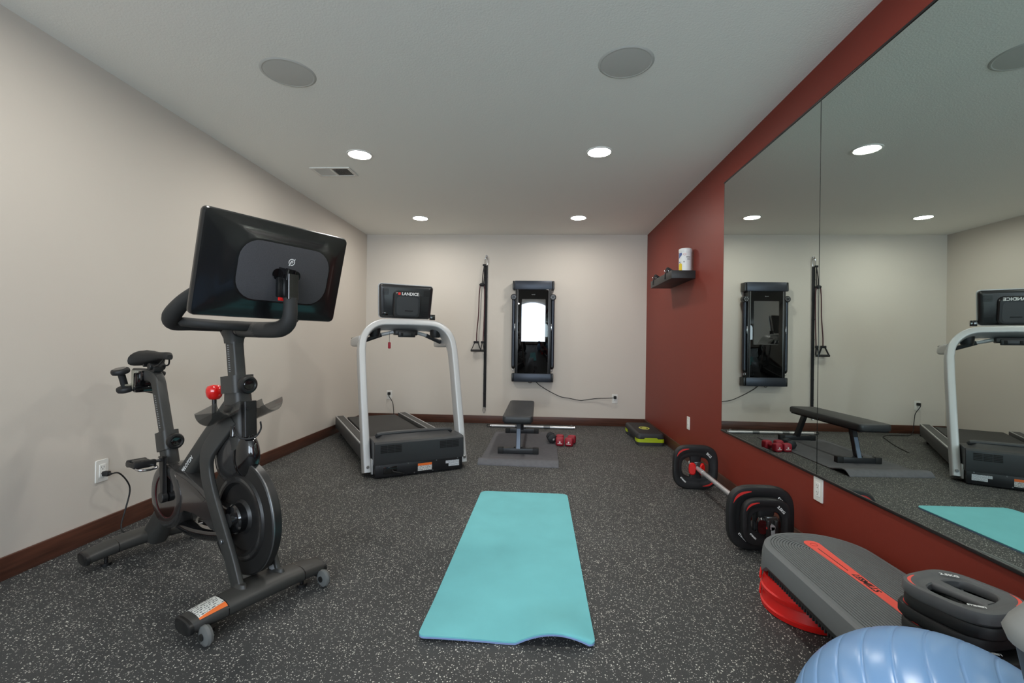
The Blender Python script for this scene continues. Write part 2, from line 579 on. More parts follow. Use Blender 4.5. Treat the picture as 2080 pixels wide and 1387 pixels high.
BH, BT = 0.10, 0.014
def baseboard(name, c, s):
    struct(name, G().box(c, s, 0.003, 2), 'baseboard_wood')
baseboard('baseboard_left', (XL + BT / 2, (YB + YR) / 2, BH / 2), (BT, YB - YR, BH))
baseboard('baseboard_back', ((XL + XR) / 2, YB - BT / 2, BH / 2), (XR - XL - 2 * BT, BT, BH))
baseboard('baseboard_right', (XR - BT / 2, (YB + YR) / 2, BH / 2), (BT, YB - YR, BH))
baseboard('baseboard_rear', ((XL + XR) / 2, YR + BT / 2, BH / 2), (XR - XL - 2 * BT, BT, BH))

# mirror: frameless panels on the red wall in a black channel
MZ0, MZ1, MT = 0.432, 2.246, 0.008
def mirror(y0, y1, label):
    o = obj('mirror_panel', G().box((XR - MT / 2, (y0 + y1) / 2, (MZ0 + MZ1) / 2), (MT, y1 - y0 - 0.003, MZ1 - MZ0)), 'mirror_silver')
    tag(o, label, 'mirror', 'wall mirror panels')
    for yy in (y0 + 0.0017, y1 - 0.0017):
        obj('glass_edge', G().box((XR - MT / 2 - 0.0003, yy, (MZ0 + MZ1) / 2), (MT, 0.0015, MZ1 - MZ0)), 'mirror_edge', o)
mirror(2.352, 3.542, 'tall frameless mirror panel on the red wall, nearer the back wall')
mirror(0.05, 2.352, 'tall frameless mirror panel on the red wall, nearer the blue ball')
struct('trim_1', G().box((XR - 0.006, 1.796, MZ0 - 0.006), (0.012, 3.50, 0.012), 0.002), 'black_trim')
struct('trim_2', G().box((XR - 0.006, 1.796, MZ1 + 0.006), (0.012, 3.50, 0.010), 0.002), 'black_trim')

# ------------------------------------------------------------------ ceiling fittings
def downlight(x, y, label):
    t = thing('recessed_light', label, 'ceiling light', (x, y, ZC), group='recessed ceiling lights')
    obj('trim_ring', G().lathe([(0.077, -0.003), (0.083, -0.007), (0.093, -0.005), (0.096, 0.0)], 40, caps=(False, False)), 'light_trim', t)
    obj('diffuser', G().lathe([(0.0001, -0.002), (0.077, -0.003)], 40, caps=(False, False)), 'lamp_glow', t)
for x, y, lab in ((-1.366, 3.435, 'round recessed ceiling light beside the air vent'),
                  (0.417, 3.43, 'round recessed ceiling light above the empty floor, nearer the red wall'),
                  (-1.366, 5.228, 'round recessed ceiling light above the treadmill, near the back wall'),
                  (0.414, 5.222, 'round recessed ceiling light near the back wall, towards the red wall'),
                  (-1.366, 1.64, 'round recessed ceiling light above the exercise bike'),
                  (0.417, 1.64, 'round recessed ceiling light above the teal mat')):
    downlight(x, y, lab)
def speaker(x, y, label):
    t = thing('ceiling_speaker', label, 'ceiling speaker', (x, y, ZC), group='ceiling speakers')
    obj('rim', G().lathe([(0.121, -0.0030), (0.124, -0.0042), (0.128, -0.0040), (0.137, -0.0002)], 56, caps=(False, False)), 'grille', t)
    obj('grille', G().lathe([(0.0001, -0.0045), (0.100, -0.0045), (0.122, -0.003)], 56, caps=(False, False)), 'grille', t)
speaker(-1.333, 2.375, 'round grey ceiling speaker on the side of the exercise bike')
speaker(0.41, 2.347, 'round grey ceiling speaker on the side of the red wall')
t = thing('air_vent', 'white rectangular ceiling air vent with two banks of louvres', 'air vent', (-1.715, 3.78, ZC))
g = G()
for c, s in (((0, 0.088, -0.004), (0.33, 0.022, 0.008)), ((0, -0.088, -0.004), (0.33, 0.022, 0.008)), ((0.152, 0, -0.004), (0.026, 0.16, 0.008)),
             ((-0.152, 0, -0.004), (0.026, 0.16, 0.008)), ((0, 0, -0.004), (0.018, 0.16, 0.008))):
    g.box(c, s, 0.0015, 1)
obj('frame', g, 'white_plastic', t)
obj('duct', G().box((0, 0, -0.0006), (0.28, 0.156, 0.001)), 'dark_slot', t)
for sgn in (-1, 1):
    g = G()
    for i in range(12):
        M = Matrix.Translation((sgn * (0.018 + i * 0.0108), 0, -0.0045)) @ Matrix.Rotation(R(38 * sgn), 4, 'Y')
        g.box((0, 0, 0), (0.0085, 0.156, 0.001), M=M)
    obj('louvres', g, 'white_plastic', t, kind='stuff')

# ------------------------------------------------------------------ wall outlets
def outlet(p, rz, label):
    t = thing('wall_outlet', label, 'outlet', p, rz, 'wall outlets')       # local: x across, y out of the wall (-y), z up
    g = G()
    pl = rrect(0.072, 0.116, 0.004, 3)
    g.prism(pl, 0.0, 0.006, basis((1, 0, 0), (0, 0, 1), (0, -1, 0)), 0.0018)
    obj('cover_plate', g, 'white_plastic', t)
    obj('insert', G().prism(rrect(0.034, 0.067, 0.003, 3), 0.006, 0.0085, basis((1, 0, 0), (0, 0, 1), (0, -1, 0)), 0.0006), 'light_trim', t)
    for zz in (0.0165, -0.0165):
        g = G()
        for dx, w, h in ((-0.0065, 0.002, 0.008), (0.0065, 0.002, 0.0095)):
            g.box((dx, -0.0085, zz + 0.003), (w, 0.0008, h))
        g.cyl((0, -0.0081, zz - 0.0075), (0, -0.0089, zz - 0.0075), 0.0025, n=10)
        obj('socket', g, 'dark_slot', t)
    return t
outlet((XL, 2.33, 0.348), R(90), 'white wall outlet on the left wall behind the exercise bike')
outlet((-1.957, YB, 0.345), 0.0, 'white wall outlet on the back wall behind the treadmill')
outlet((0.972, YB, 0.353), 0.0, 'white wall outlet on the back wall right of the wall trainer')
outlet((XR, 4.32, 0.345), R(-90), 'white wall outlet on the red wall between step bench and mirror')
outlet((XR, 2.345, 0.362), R(-90), 'white wall outlet on the red wall right under the mirror seam')

def cord(owner, plug_p, plug_dir, path, r=0.004):
    """power cord as a part of its machine: flexible lead with a plug at the wall (world coordinates)"""
    W = (Matrix.Translation(owner.location) @ owner.rotation_euler.to_matrix().to_4x4()).inverted()
    P = W @ Vector(plug_p)
    d = W.to_3x3() @ Vector(plug_dir)
    c = obj('power_cord', G().tube([W @ Vector(q) for q in path], r, 8, 7), 'rubber_black', owner)
    g = G()
    g.bar(P, P + d * 0.032, 0.024, 0.026, (0, 0, 1), 0.004)
    g.cyl(P + d * 0.03, P + d * 0.046, 0.007, 0.005, 12)
    obj('plug', g, 'rubber_black', c)
    return c

# ================================================================== EXERCISE BIKE   (x forward, y towards the far side, z up)
bike = thing('exercise_bike', 'black indoor exercise bike with large rear-facing tablet screen by the pale wall', 'exercise bike', (-1.019, 1.745, 0), R(-28))
def stabilizer(name, x0, bow, label=False):
    g = G()
    loops = []
    n = 25
    for i in range(n):
        s = -1 + 2 * i / (n - 1)
        y = s * 0.262
        k = 1 - s * s
        hx, hz = 0.052 + 0.012 * k, 0.025 + 0.007 * k
        cx, cz = x0 + bow * k, 0.060 + 0.024 * k
        loops.append([V(cx + a * hx, y, cz + b * hz) for a, b in superell(1, 1, 2.6, 28)])
    g.loft(loops)
    st = obj(name, g, 'bike_frame', bike)
    for s in (-1, 1):
        g = G()
        g.loft([[V(x0 + a * 0.0535 * k, s * (0.257 + d), 0.060 + b * 0.0265 * k - 0.002) for a, b in superell(1, 1, 2.6, 28)] for d, k in ((0.0, 1.03), (0.012, 1.03), (0.016, 0.9))])
        obj('end_cap', g, 'bike_dark', st)
        obj('levelling_foot', G().cyl((x0, s * 0.185, 0.0), (x0, s * 0.185, 0.012), 0.02, n=20).cyl((x0, s * 0.185, 0.012), (x0, s * 0.185, 0.05), 0.008, n=12), 'bike_dark', st)
        obj('seam', G().loft([[V(x0 + bow * 0.672 + a * 0.0606, s * (0.150 + d), 0.0761 + b * 0.0302) for a, b in superell(1, 1, 2.6, 28)] for d in (0.0, 0.003)]), 'gloss_black', st)
    return st
fs = stabilizer('front_stabilizer', -0.075, 0.02)
rs = stabilizer('rear_stabilizer', -0.99, -0.015)
for s in (-1, 1):
    M = basis((1, 0, 0), (0, 0, 1), (0, -1, 0), (0.006, s * 0.232, 0.036))
    w = obj('transport_wheel', G().lathe([(0.012, -0.014), (0.022, -0.014), (0.033, -0.009), (0.036, 0.0), (0.033, 0.009), (0.022, 0.014), (0.012, 0.014)], 28, M), 'wheel_clear', fs)
    g = G().cyl((0.006, s * 0.232 - 0.018, 0.036), (0.006, s * 0.232 + 0.018, 0.036), 0.012, n=16).box((-0.035, s * 0.232, 0.042), (0.06, 0.022, 0.014), 0.003)
    obj('wheel_bracket', g, 'bike_dark', fs)
# warning sticker, curved over the bar
g = G()
lp0, lp1 = [], []
prof = []
for i in range(9):
    a = R(35 + 110 * i / 8)
    prof.append((math.cos(a), math.sin(a)))
def stab_pt(y, c, s_, off):
    s = y / 0.262
    k = 1 - s * s
    e = 2.6
    hx, hz = 0.052 + 0.012 * k + off, 0.025 + 0.007 * k + off
    return V(-0.075 + 0.02 * k + hx * math.copysign(abs(c) ** (2 / e), c), y, 0.060 + 0.024 * k + hz * abs(s_) ** (2 / e))
rows = []
for i in range(7):
    y = -0.238 + 0.085 * i / 6
    rows.append([stab_pt(y, c, s, 0.0012) for c, s in prof] + [stab_pt(y, c, s, 0.0002) for c, s in reversed(prof)])
g.loft(rows)
obj('warning_label', g, 'bike_warning', fs)

# frame pieces
RR = rrect(0.085, 0.066, 0.018)
g = G().sweep([(-0.225, 0, 0.60), (-0.238, 0, 0.70), (-0.252, 0, 0.835)], [rrect(0.075, 0.12, 0.025), rrect(0.075, 0.13, 0.025), rrect(0.07, 0.105, 0.022)], up=(1, 0, 0))
head = obj('head_tube', g, 'bike_frame', bike)
g = G().sweep([(-0.251, 0, 0.828), (-0.259, 0, 0.898)], rrect(0.088, 0.118, 0.02), up=(1, 0, 0))
obj('collar', g, 'bike_frame', head)
def knob(name, c, parent):
    c = Vector(c)
    M = basis((0, 1, 0), (0, 0, 1), (1, 0, 0), c)
    k = obj(name, G().lathe([(0.016, -0.03), (0.018, 0.0), (0.030, 0.004), (0.036, 0.012), (0.037, 0.026), (0.033, 0.034), (0.026, 0.036), (0.022, 0.030), (0.005, 0.027)], 32, M), 'bike_dark', parent)
    obj('knob_insert', G().lathe([(0.0005, 0.029), (0.018, 0.0315), (0.021, 0.029)], 24, M), 'gloss_black', k)
knob('height_knob', (-0.192, -0.004, 0.866), head)
g = G().sweep([(-0.256, 0, 0.88), (-0.288, 0, 1.075)], rrect(0.046, 0.066, 0.010), up=(1, 0, 0))
hp = obj('handlebar_post', g, 'bike_frame', bike)
g = G()
for i in range(14):
    z = 0.915 + i * 0.009
    x = -0.256 - (z - 0.88) * 0.164
    g.box((x - 0.008, -0.0234, z), (0.012, 0.001, 0.003))
obj('scale_marks', g, 'grey_ink', hp, kind='stuff')
g = G().sweep([(-0.275, 0, 0.775), (-0.47, 0, 0.605), (-0.75, 0, 0.35)], rrect(0.056, 0.085, 0.02), up=(0, 0, 1))
dt = obj('down_tube', g, 'bike_frame', bike)
dv = Vector((-0.28, 0, -0.255)).normalized()
text('frame_lettering', 'PELOTON', 0.026, 'white_ink', dt, basis(-dv, Vector((dv.z, 0, -dv.x)) * (1 if -dv.x > 0 else -1), (0, -1, 0), (-0.60, -0.0285, 0.487)))
# seat tube, collar and post
g = G().sweep([(-0.79, 0, 0.34), (-0.82, 0, 0.44), (-0.846, 0, 0.525)], [rrect(0.058, 0.10, 0.02), rrect(0.058, 0.088, 0.02), rrect(0.058, 0.082, 0.02)], up=(1, 0, 0))
stb = obj('seat_tube', g, 'bike_frame', bike)
g = G().sweep([(-0.843, 0, 0.515), (-0.868, 0, 0.60)], rrect(0.072, 0.10, 0.018), up=(1, 0, 0))
obj('collar', g, 'bike_frame', stb)
knob('height_knob', (-0.792, -0.004, 0.566), stb)
pth = smooth_path([(-0.862, 0, 0.58), (-0.905, 0, 0.69), (-0.942, 0, 0.785), (-0.958, 0, 0.825), (-0.985, 0, 0.853), (-1.03, 0, 0.862), (-1.12, 0, 0.862), (-1.20, 0, 0.862)], 5)
g = G()
loops = []
for i, p in enumerate(pth):
    tdir = (pth[min(i + 1, len(pth) - 1)] - pth[max(i - 1, 0)]).normalized()
    nrm = V(-tdir.z, 0, tdir.x)
    loops.append([p + nrm * b + V(0, a, 0) for a, b in rrect(0.046, 0.060, 0.010)])
g.loft(loops)
sp = obj('seat_post', g, 'bike_frame', bike)
g = G()
for i in range(15):
    z = 0.62 + i * 0.0105
    x = -0.862 - (z - 0.58) * 0.39
    g.box((x - 0.004, -0.0234, z), (0.012, 0.001, 0.0032))
obj('scale_marks', g, 'grey_ink', sp, kind='stuff')
# saddle
g = G()
loops = []
N = 22
for i in range(N):
    s = i / (N - 1)
    x = -0.845 - 0.275 * s
    hw = 0.021 + 0.008 * s + 0.056 * (max(0, s - 0.38) / 0.62) ** 1.1 if s < 0.9 else 0.085 * math.sqrt(max(0.02, 1 - ((s - 0.86) / 0.15) ** 2))
    if s < 0.08:
        hw *= 0.55 + 0.45 * s / 0.08
    top = 0.983 - 0.006 * math.sin(PI * s) + 0.006 * s - (0.014 * (1 - s / 0.1) if s < 0.1 else 0)
    bot = 0.945 - 0.042 * max(0, s - 0.3) / 0.7
    if s > 0.9:
        bot += 0.026 * (s - 0.9) / 0.1
        top -= 0.018 * ((s - 0.9) / 0.1) ** 2
    lp = []
    for k in range(20):
        a = 2 * PI * k / 20
        c, sn = math.cos(a), math.sin(a)
        yy = hw * math.copysign(abs(c) ** 0.75, c)
        zz = top - 0.008 * (abs(yy) / max(hw, 1e-4)) ** 2 if sn >= 0 else None
        mid = (top + bot) / 2
        z = mid + (top - mid) * abs(sn) ** 0.8 if sn >= 0 else mid - (mid - bot) * abs(sn) ** 0.8
        z -= 0.016 * (abs(yy) / 0.085) ** 2
        lp.append(V(x, yy, z))
    loops.append(lp)
g.loft(loops)
sd = obj('saddle', g, 'rubber_black', bike, 60)
for s in (-1, 1):
    obj('saddle_rail', G().tube([(-0.88, s * 0.012, 0.945), (-0.92, s * 0.022, 0.916), (-1.02, s * 0.022, 0.910), (-1.08, s * 0.035, 0.935)], 0.0038, 8, 5), 'bike_dark', sd)
g = G().cyl((-0.985, -0.034, 0.908), (-0.985, 0.034, 0.908), 0.018, n=18, bev=0.003).box((-0.985, 0, 0.897), (0.05, 0.045, 0.03), 0.006).cyl((-1.025, -0.04, 0.913), (-1.025, 0.04, 0.913), 0.008, n=12)
obj('saddle_clamp', g, 'bike_dark', sp)
# rear leg and base plate
g = G().sweep([(-0.775, 0, 0.35), (-0.87, 0, 0.20), (-0.965, 0, 0.085)], [rrect(0.058, 0.11, 0.02), rrect(0.065, 0.10, 0.02), rrect(0.085, 0.11, 0.03)], up=(0, 0, 1))
obj('rear_leg', g, 'bike_frame', bike)
# fork legs either side of the flywheel
fk = [(-0.228, 0.735), (-0.282, 0.660), (-0.323, 0.585), (-0.330, 0.510), (-0.290, 0.420), (-0.220, 0.315), (-0.145, 0.205), (-0.078, 0.085)]
for s in (-1, 1):
    pts = smooth_path([V(x, s * (0.030 + 0.045 * min(1, i / 2.0)), z) for i, (x, z) in enumerate(fk)], 5)
    loops = []
    for i, p in enumerate(pts):
        td = (pts[min(i + 1, len(pts) - 1)] - pts[max(i - 1, 0)]).normalized()
        nr = V(-td.z, 0, td.x).normalized()
        q = i / (len(pts) - 1)
        wd = 0.085 - 0.022 * q
        loops.append([p + nr * b + V(0, a, 0) for a, b in rrect(0.022, wd, 0.006, 3)])
    leg = obj('fork_leg', G().loft(loops), 'bike_frame', bike)
    obj('foot_fillet', G().loft([[V(-0.072 + a * k, s * 0.075 + b * k2, z) for a, b in circle(1, 20)] for k, k2, z in ((0.052, 0.035, 0.088), (0.040, 0.02, 0.106), (0.030, 0.012, 0.125))]), 'bike_frame', leg)
    obj('axle_bolt', G().cyl((-0.185, s * 0.078, 0.26), (-0.185, s * 0.094, 0.26), 0.010, n=12, bev=0.002), 'steel_grey', leg)
    if s > 0:
        obj('data_label', G().bar((-0.13, 0.0628, 0.175), (-0.085, 0.0628, 0.105), 0.04, 0.001, (0, 1, 0)), 'dark_ink', leg)
        obj('label_print', G().bar((-0.10, 0.0618, 0.13), (-0.09, 0.0618, 0.113), 0.034, 0.001, (0, 1, 0)), 'grey_ink', leg)
obj('base_bridge', G().box((-0.085, 0, 0.108), (0.07, 0.14, 0.012), 0.003), 'bike_frame', bike)
# flywheel
M = basis((1, 0, 0), (0, 0, 1), (0, -1, 0), (-0.185, 0, 0.333))
fw = obj('flywheel', G().lathe([(0.02, -0.02), (0.10, -0.012), (0.14, -0.010), (0.15, -0.02), (0.222, -0.02), (0.226, -0.016), (0.226, 0.016), (0.222, 0.02), (0.172, 0.02), (0.166, 0.028), (0.140, 0.028), (0.130, 0.012), (0.07, 0.010), (0.06, 0.02), (0.02, 0.02)], 72, M), 'bike_dark', bike)
obj('rim_glint', G().lathe([(0.2262, 0.010), (0.2272, 0.012), (0.2272, 0.015), (0.2262, 0.016)], 72, M, caps=(False, False)), 'steel_grey', fw)  # pale steel strip painted in for the thin highlight along the flywheel edge
obj('hub', G().lathe([(0.058, 0.005), (0.058, 0.045), (0.052, 0.052), (0.03, 0.054), (0.028, 0.066), (0.006, 0.067)], 32, M), 'gloss_black', fw)
obj('pale_ring', G().lathe([(0.150, 0.0282), (0.162, 0.0282)], 64, M, caps=(False, False)), 'gloss_grey', fw)  # lighter glossy ring on the raised part of the flywheel face
# belt guard
def arc(cx, cz, r, a0, a1, n):
    return [(cx + r * math.cos(R(a0 + (a1 - a0) * i / n)), cz + r * math.sin(R(a0 + (a1 - a0) * i / n))) for i in range(n + 1)]
outline = arc(-0.755, 0.322, 0.148, 60, 338, 30) + [(-0.585, 0.286), (-0.50, 0.292), (-0.43, 0.280), (-0.36, 0.252), (-0.27, 0.240), (-0.235, 0.25), (-0.235, 0.365), (-0.30, 0.372), (-0.37, 0.385), (-0.45, 0.412), (-0.53, 0.434), (-0.60, 0.452)]
g = G()
poly = outline
lay = []
def shr(p, k):
    # shrink towards the guard's spine
    sx = min(max(p[0], -0.755), -0.27)
    return (sx + (p[0] - sx) * k, 0.318 + (p[1] - 0.318) * k)
for y, k in ((-0.046, 0.90), (-0.040, 0.985), (-0.034, 1.0), (0.034, 1.0), (0.040, 0.985), (0.046, 0.90)):
    lay.append([V(*(lambda q: (q[0], y, q[1]))(shr(p, k))) for p in poly])
g.loft(lay)
bgd = obj('belt_guard', g, 'gloss_grey', bike)
MC = basis((1, 0, 0), (0, 0, 1), (0, -1, 0), (-0.755, -0.044, 0.322))
obj('guard_ring', G().lathe([(0.098, 0.0), (0.100, 0.006), (0.130, 0.008), (0.140, 0.004), (0.142, -0.002)], 56, MC, caps=(False, False)), 'gloss_grey', bgd)
obj('guard_window', G().lathe([(0.0005, 0.0022), (0.096, 0.0022)], 48, MC, caps=(False, False)), 'gloss_black', bgd)
obj('red_line', G().lathe([(0.0965, 0.0025), (0.0965, 0.0045), (0.0985, 0.0045)], 48, MC, caps=(False, False)), 'maroon_line', bgd)
obj('lower_strut', G().sweep(smooth_path([(-0.70, 0, 0.198), (-0.58, 0, 0.188), (-0.42, 0, 0.205), (-0.25, 0, 0.240)], 4), rrect(0.06, 0.05, 0.02), up=(0, 0, 1)), 'gloss_black', bgd)
gw = [(-0.66, 0.440), (-0.56, 0.425), (-0.47, 0.400), (-0.40, 0.372), (-0.42, 0.358), (-0.50, 0.385), (-0.58, 0.405), (-0.66, 0.418)]
obj('guard_panel', G().loft([[V(x, y, z) for x, z in gw] for y in (-0.0475, -0.0445)]), 'gloss_black', bgd)
# cranks and pedals
def crank(name, tip, y0, y1, py):
    ax = Vector((-0.745, y0, 0.322))
    tp = Vector((tip[0], y1, tip[1]))
    d = (tp - ax).normalized()
    g = G().bar(ax - d * 0.012, tp + d * 0.012, 0.014, 0.030, (1, 0, 0), 0.005)
    g.cyl(ax + V(0, -0.012, 0), ax + V(0, 0.012, 0), 0.024, n=20, bev=0.002)
    c = obj(name, g, 'bike_dark', bike)
    s = 1 if py > 0 else -1
    g = G().cyl(tp, V(tp.x, py, tp.z), 0.007, n=12)
    obj('spindle', g, 'steel_grey', c)
    px, pz = tp.x, tp.z
    g = G()
    g.box((px, py, pz), (0.06, 0.06, 0.034), 0.008)
    g.box((px + 0.038, py, pz + 0.004), (0.020, 0.085, 0.030), 0.006)
    g.box((px - 0.042, py, pz), (0.020, 0.075, 0.032), 0.006)
    g.box((px, py + s * 0.036, pz), (0.09, 0.010, 0.020), 0.004)
    g.box((px, py - s * 0.036, pz), (0.09, 0.010, 0.020), 0.004)
    for i in range(5):
        g.box((px + 0.038, py - 0.032 + i * 0.016, pz + 0.016), (0.012, 0.008, 0.006), 0.002)
    obj('pedal', g, 'bike_dark', c)
    obj('pedal_clip', G().tube([(px + 0.05, py - 0.035, pz - 0.01), (px + 0.075, py - 0.03, pz - 0.012), (px + 0.080, py, pz - 0.014), (px + 0.075, py + 0.03, pz - 0.012), (px + 0.05, py + 0.035, pz - 0.01)], 0.006, 8, 4), 'chrome', c)
crank('crank_arm', (-0.752, 0.492), -0.060, -0.062, -0.145)
crank('crank_arm', (-0.738, 0.152), 0.060, 0.062, 0.145)
# brake shroud and flywheel cover
g = G().ell((-0.285, 0, 0.575), (0.088, 0.054, 0.125), 28, 16, Matrix.Translation((-0.285, 0, 0.575)) @ Matrix.Rotation(R(12), 4, 'Y') @ Matrix.Translation((0.285, 0, -0.575)))
sh = obj('brake_shroud', g, 'gloss_grey', bike, 60)
g = G().ell((-0.180, 0, 0.580), (0.072, 0.040, 0.100), 28, 16)
obj('brake_dome', g, 'gloss_black', sh, 60)
obj('brake_cable', G().tube([(-0.20, -0.045, 0.70), (-0.165, -0.05, 0.668), (-0.14, -0.03, 0.655), (-0.12, 0.0, 0.66), (-0.115, 0.02, 0.69), (-0.135, 0.03, 0.715)], 0.0035, 8, 5), 'rubber_black', sh)
obj('cable_joint', G().cyl((-0.215, -0.03, 0.70), (-0.205, -0.04, 0.655), 0.016, 0.012, 12, 0.003), 'gloss_black', sh)
# front bracket plate under the head tube
obj('front_bracket', G().sweep([(-0.168, 0, 0.80), (-0.160, 0, 0.66)], rrect(0.05, 0.03, 0.006), up=(1, 0, 0)).cyl((-0.152, -0.012, 0.775), (-0.146, -0.012, 0.775), 0.009, n=12), 'bike_dark', bike)
# resistance knob
M = Matrix.Translation((-0.435, 0, 0.818))
rk = obj('resistance_knob', G().lathe([(0.010, -0.032), (0.020, -0.030), (0.029, -0.018), (0.033, 0.0), (0.032, 0.014), (0.026, 0.026), (0.012, 0.031), (0.001, 0.032)], 28, M), 'red_gloss', bike, 60)
obj('knob_stem', G().cyl((-0.435, 0, 0.79), (-0.43, 0, 0.66), 0.009, n=14), 'bike_dark', rk)
# smoked bottle trays, one each side of the frame
def tray(name, s):
    g = G()
    c = V(-0.225, s * 0.088, 0.755)
    ax = V(0.80, 0, 0.28).normalized()
    up = V(-0.28, 0, 0.80).normalized()
    loops = []
    n = 12
    for d in (-0.085, 0.085):
        inner, outer = [], []
        for i in range(n + 1):
            a = R(-185 + 190 * i / n)
            inner.append(c + ax * d + V(0, 1, 0) * (0.043 * math.cos(a)) + up * (0.048 * math.sin(a) + 0.02))
            outer.append(c + ax * d + V(0, 1, 0) * (0.046 * math.cos(a)) + up * (0.051 * math.sin(a) + 0.02))
        loops.append(inner + list(reversed(outer)))
    g.loft(loops)
    tr = obj(name, g, 'smoke_plastic', bike)
    g = G()
    g.loft([[c + ax * (-0.086 + q) + V(0, 1, 0) * (0.044 * math.cos(R(-180 + 180 * i / 12))) + up * (0.049 * math.sin(R(-180 + 180 * i / 12)) + 0.02) for i in range(13)] for q in (0.0, 0.003)])
    obj('tray_end', g, 'smoke_plastic', tr)
tray('bottle_tray', -1)
tray('bottle_tray', 1)
obj('tray_mount', G().box((-0.235, 0, 0.765), (0.06, 0.10, 0.03), 0.006), 'bike_dark', bike)
# handlebar with grips sweeping up and forward
hb = [(-0.115, -0.222, 1.222), (-0.19, -0.232, 1.183), (-0.27, -0.234, 1.135), (-0.310, -0.212, 1.108), (-0.312, -0.15, 1.104), (-0.300, -0.06, 1.102), (-0.298, 0, 1.102)]
pts = hb + [(x, -y, z) for x, y, z in reversed(hb[:-1])]
g = G().tube(smooth_path(pts, 6), [0.020, 0.027, 0.031, 0.028, 0.024, 0.023, 0.024, 0.023, 0.024, 0.028, 0.031, 0.027, 0.020], 16)
hbo = obj('handlebar', g, 'grip_rubber', bike, 60)
hb2 = [(-0.27, -0.20, 1.112), (-0.20, -0.17, 1.106), (-0.15, -0.09, 1.100), (-0.145, 0, 1.098)]
pts = hb2 + [(x, -y, z) for x, y, z in reversed(hb2[:-1])]
obj('front_bar', G().tube(smooth_path(pts, 5), 0.018, 12), 'grip_rubber', hbo)
g = G().loft([[V(-0.286 + 0.004 * (z - 1.05) + a * k, b * k2, z) for a, b in superell(1, 1, 3, 24)] for k, k2, z in ((0.038, 0.030, 1.03), (0.040, 0.032, 1.05), (0.048, 0.045, 1.078), (0.050, 0.055, 1.10), (0.040, 0.045, 1.118))])
obj('stem', g, 'bike_frame', hbo)
# screen arm
g = G().tube([(-0.25, 0, 1.088), (-0.10, 0, 1.086)], 0.030, 20)
arm = obj('screen_arm', g, 'bike_frame', bike)
obj('arm_band', G().cyl((-0.245, 0, 1.088), (-0.225, 0, 1.088), 0.0312, n=20), 'gloss_black', arm)
g = G().tube([(-0.11, 0, 1.086), (0.0, 0, 1.086), (0.05, 0, 1.092), (0.085, 0, 1.112), (0.098, 0, 1.145), (0.098, 0, 1.205)], [0.030, 0.030, 0.030, 0.029, 0.026, 0.024], 18, 5)
obj('arm_elbow', g, 'grip_rubber', arm)
g = G().sweep([(0.098, 0, 1.20), (0.097, 0, 1.292)], rrect(0.042, 0.042, 0.006), up=(1, 0, 0)).bar((0.105, -0.005, 1.290), (0.030, -0.012, 1.308), 0.028, 0.028, (0, 0, 1), 0.006)
obj('arm_upright', g, 'gloss_black', arm)
g = G().box((0.066, -0.012, 1.245), (0.02, 0.046, 0.075), 0.005)
pb = obj('connector_box', g, 'screen_shell', arm)
# screen: local X across the screen, Z up, -Y its back (towards the camera)
SM = Matrix.Translation((0.022, -0.007, 1.307)) @ Matrix.Rotation(R(90.7), 4, 'Z') @ Matrix.Rotation(0.248, 4, 'X')
obj('tag_strip', G().box((0.078, -0.018, 1.200), (0.004, 0.036, 0.012), 0.001), 'red_plastic', arm)
SW, SH = 0.572, 0.366
def sloop(w, h, r, y, cx=0.0):
    return [SM @ V(cx + a, y, b) for a, b in rrect(w, h, r, 6)]
g = G().loft([sloop(SW - 0.006, SH - 0.006, 0.018, 0.016), sloop(SW, SH, 0.020, 0.012), sloop(SW, SH, 0.020, -0.002), sloop(SW - 0.008, SH - 0.008, 0.018, -0.010),
              sloop(SW - 0.03, SH - 0.03, 0.02, -0.0125), sloop(SW - 0.10, SH - 0.07, 0.05, -0.0155, 0.003), sloop(0.43, 0.265, 0.075, -0.022, 0.012), sloop(0.385, 0.232, 0.078, -0.031, 0.015), sloop(0.372, 0.222, 0.076, -0.032, 0.016)])
scr = obj('screen', g, 'screen_shell', bike, 50)
obj('display_glass', G().loft([sloop(SW - 0.012, SH - 0.012, 0.016, y) for y in (0.0158, 0.0175)]), 'gloss_black', scr)
g = G().loft([sloop(0.366, 0.216, 0.074, -0.0315, 0.016), sloop(0.366, 0.216, 0.074, -0.034, 0.016), sloop(0.362, 0.212, 0.072, -0.035, 0.016)])
obj('speaker_panel', g, 'speaker_cloth', scr)
g = G().loft([[SM @ V(0.018 + a, y, -0.004 + b) for a, b in rrect(0.115, 0.042, 0.021, 6)] for y in (-0.0345, -0.036)])
obj('arm_recess', g, 'gloss_black', scr)
# emblem: ring with a tail and inner stem
def emblem(parent, M, r, m='white_ink'):
    g = G()
    up = M.to_3x3() @ V(0, 0, 1)
    pr = rrect(r * 0.24, r * 0.06, r * 0.02, 2)
    g.sweep([M @ V(r * math.cos(R(a)), r * math.sin(R(a)), 0) for a in range(-112, 224, 12)], pr, up=up)
    g.sweep([M @ V(r * 0.76, r * 0.76, 0), M @ V(r * 1.12, r * 1.12, 0)], pr, up=up)
    g.sweep(smooth_path([M @ V(r * x, r * y, 0) for x, y in ((-0.78, -1.30), (-0.50, -0.45), (-0.22, 0.22), (0.12, 0.46), (0.42, 0.20), (0.24, -0.16), (-0.12, -0.18))], 4), pr, up=up)
    return obj('emblem', g, m, parent)
EM = SM @ basis((1, 0, 0), (0, 0, 1), (0, -1, 0), (0.030, -0.0352, 0.048))
emblem(scr, EM, 0.0115)
EM2 = SM @ basis((1, 0, 0), (0, 0, 1), (0, -1, 0), (0.020, -0.0145, 0.148))
emblem(scr, EM2, 0.007, 'screen_shell')
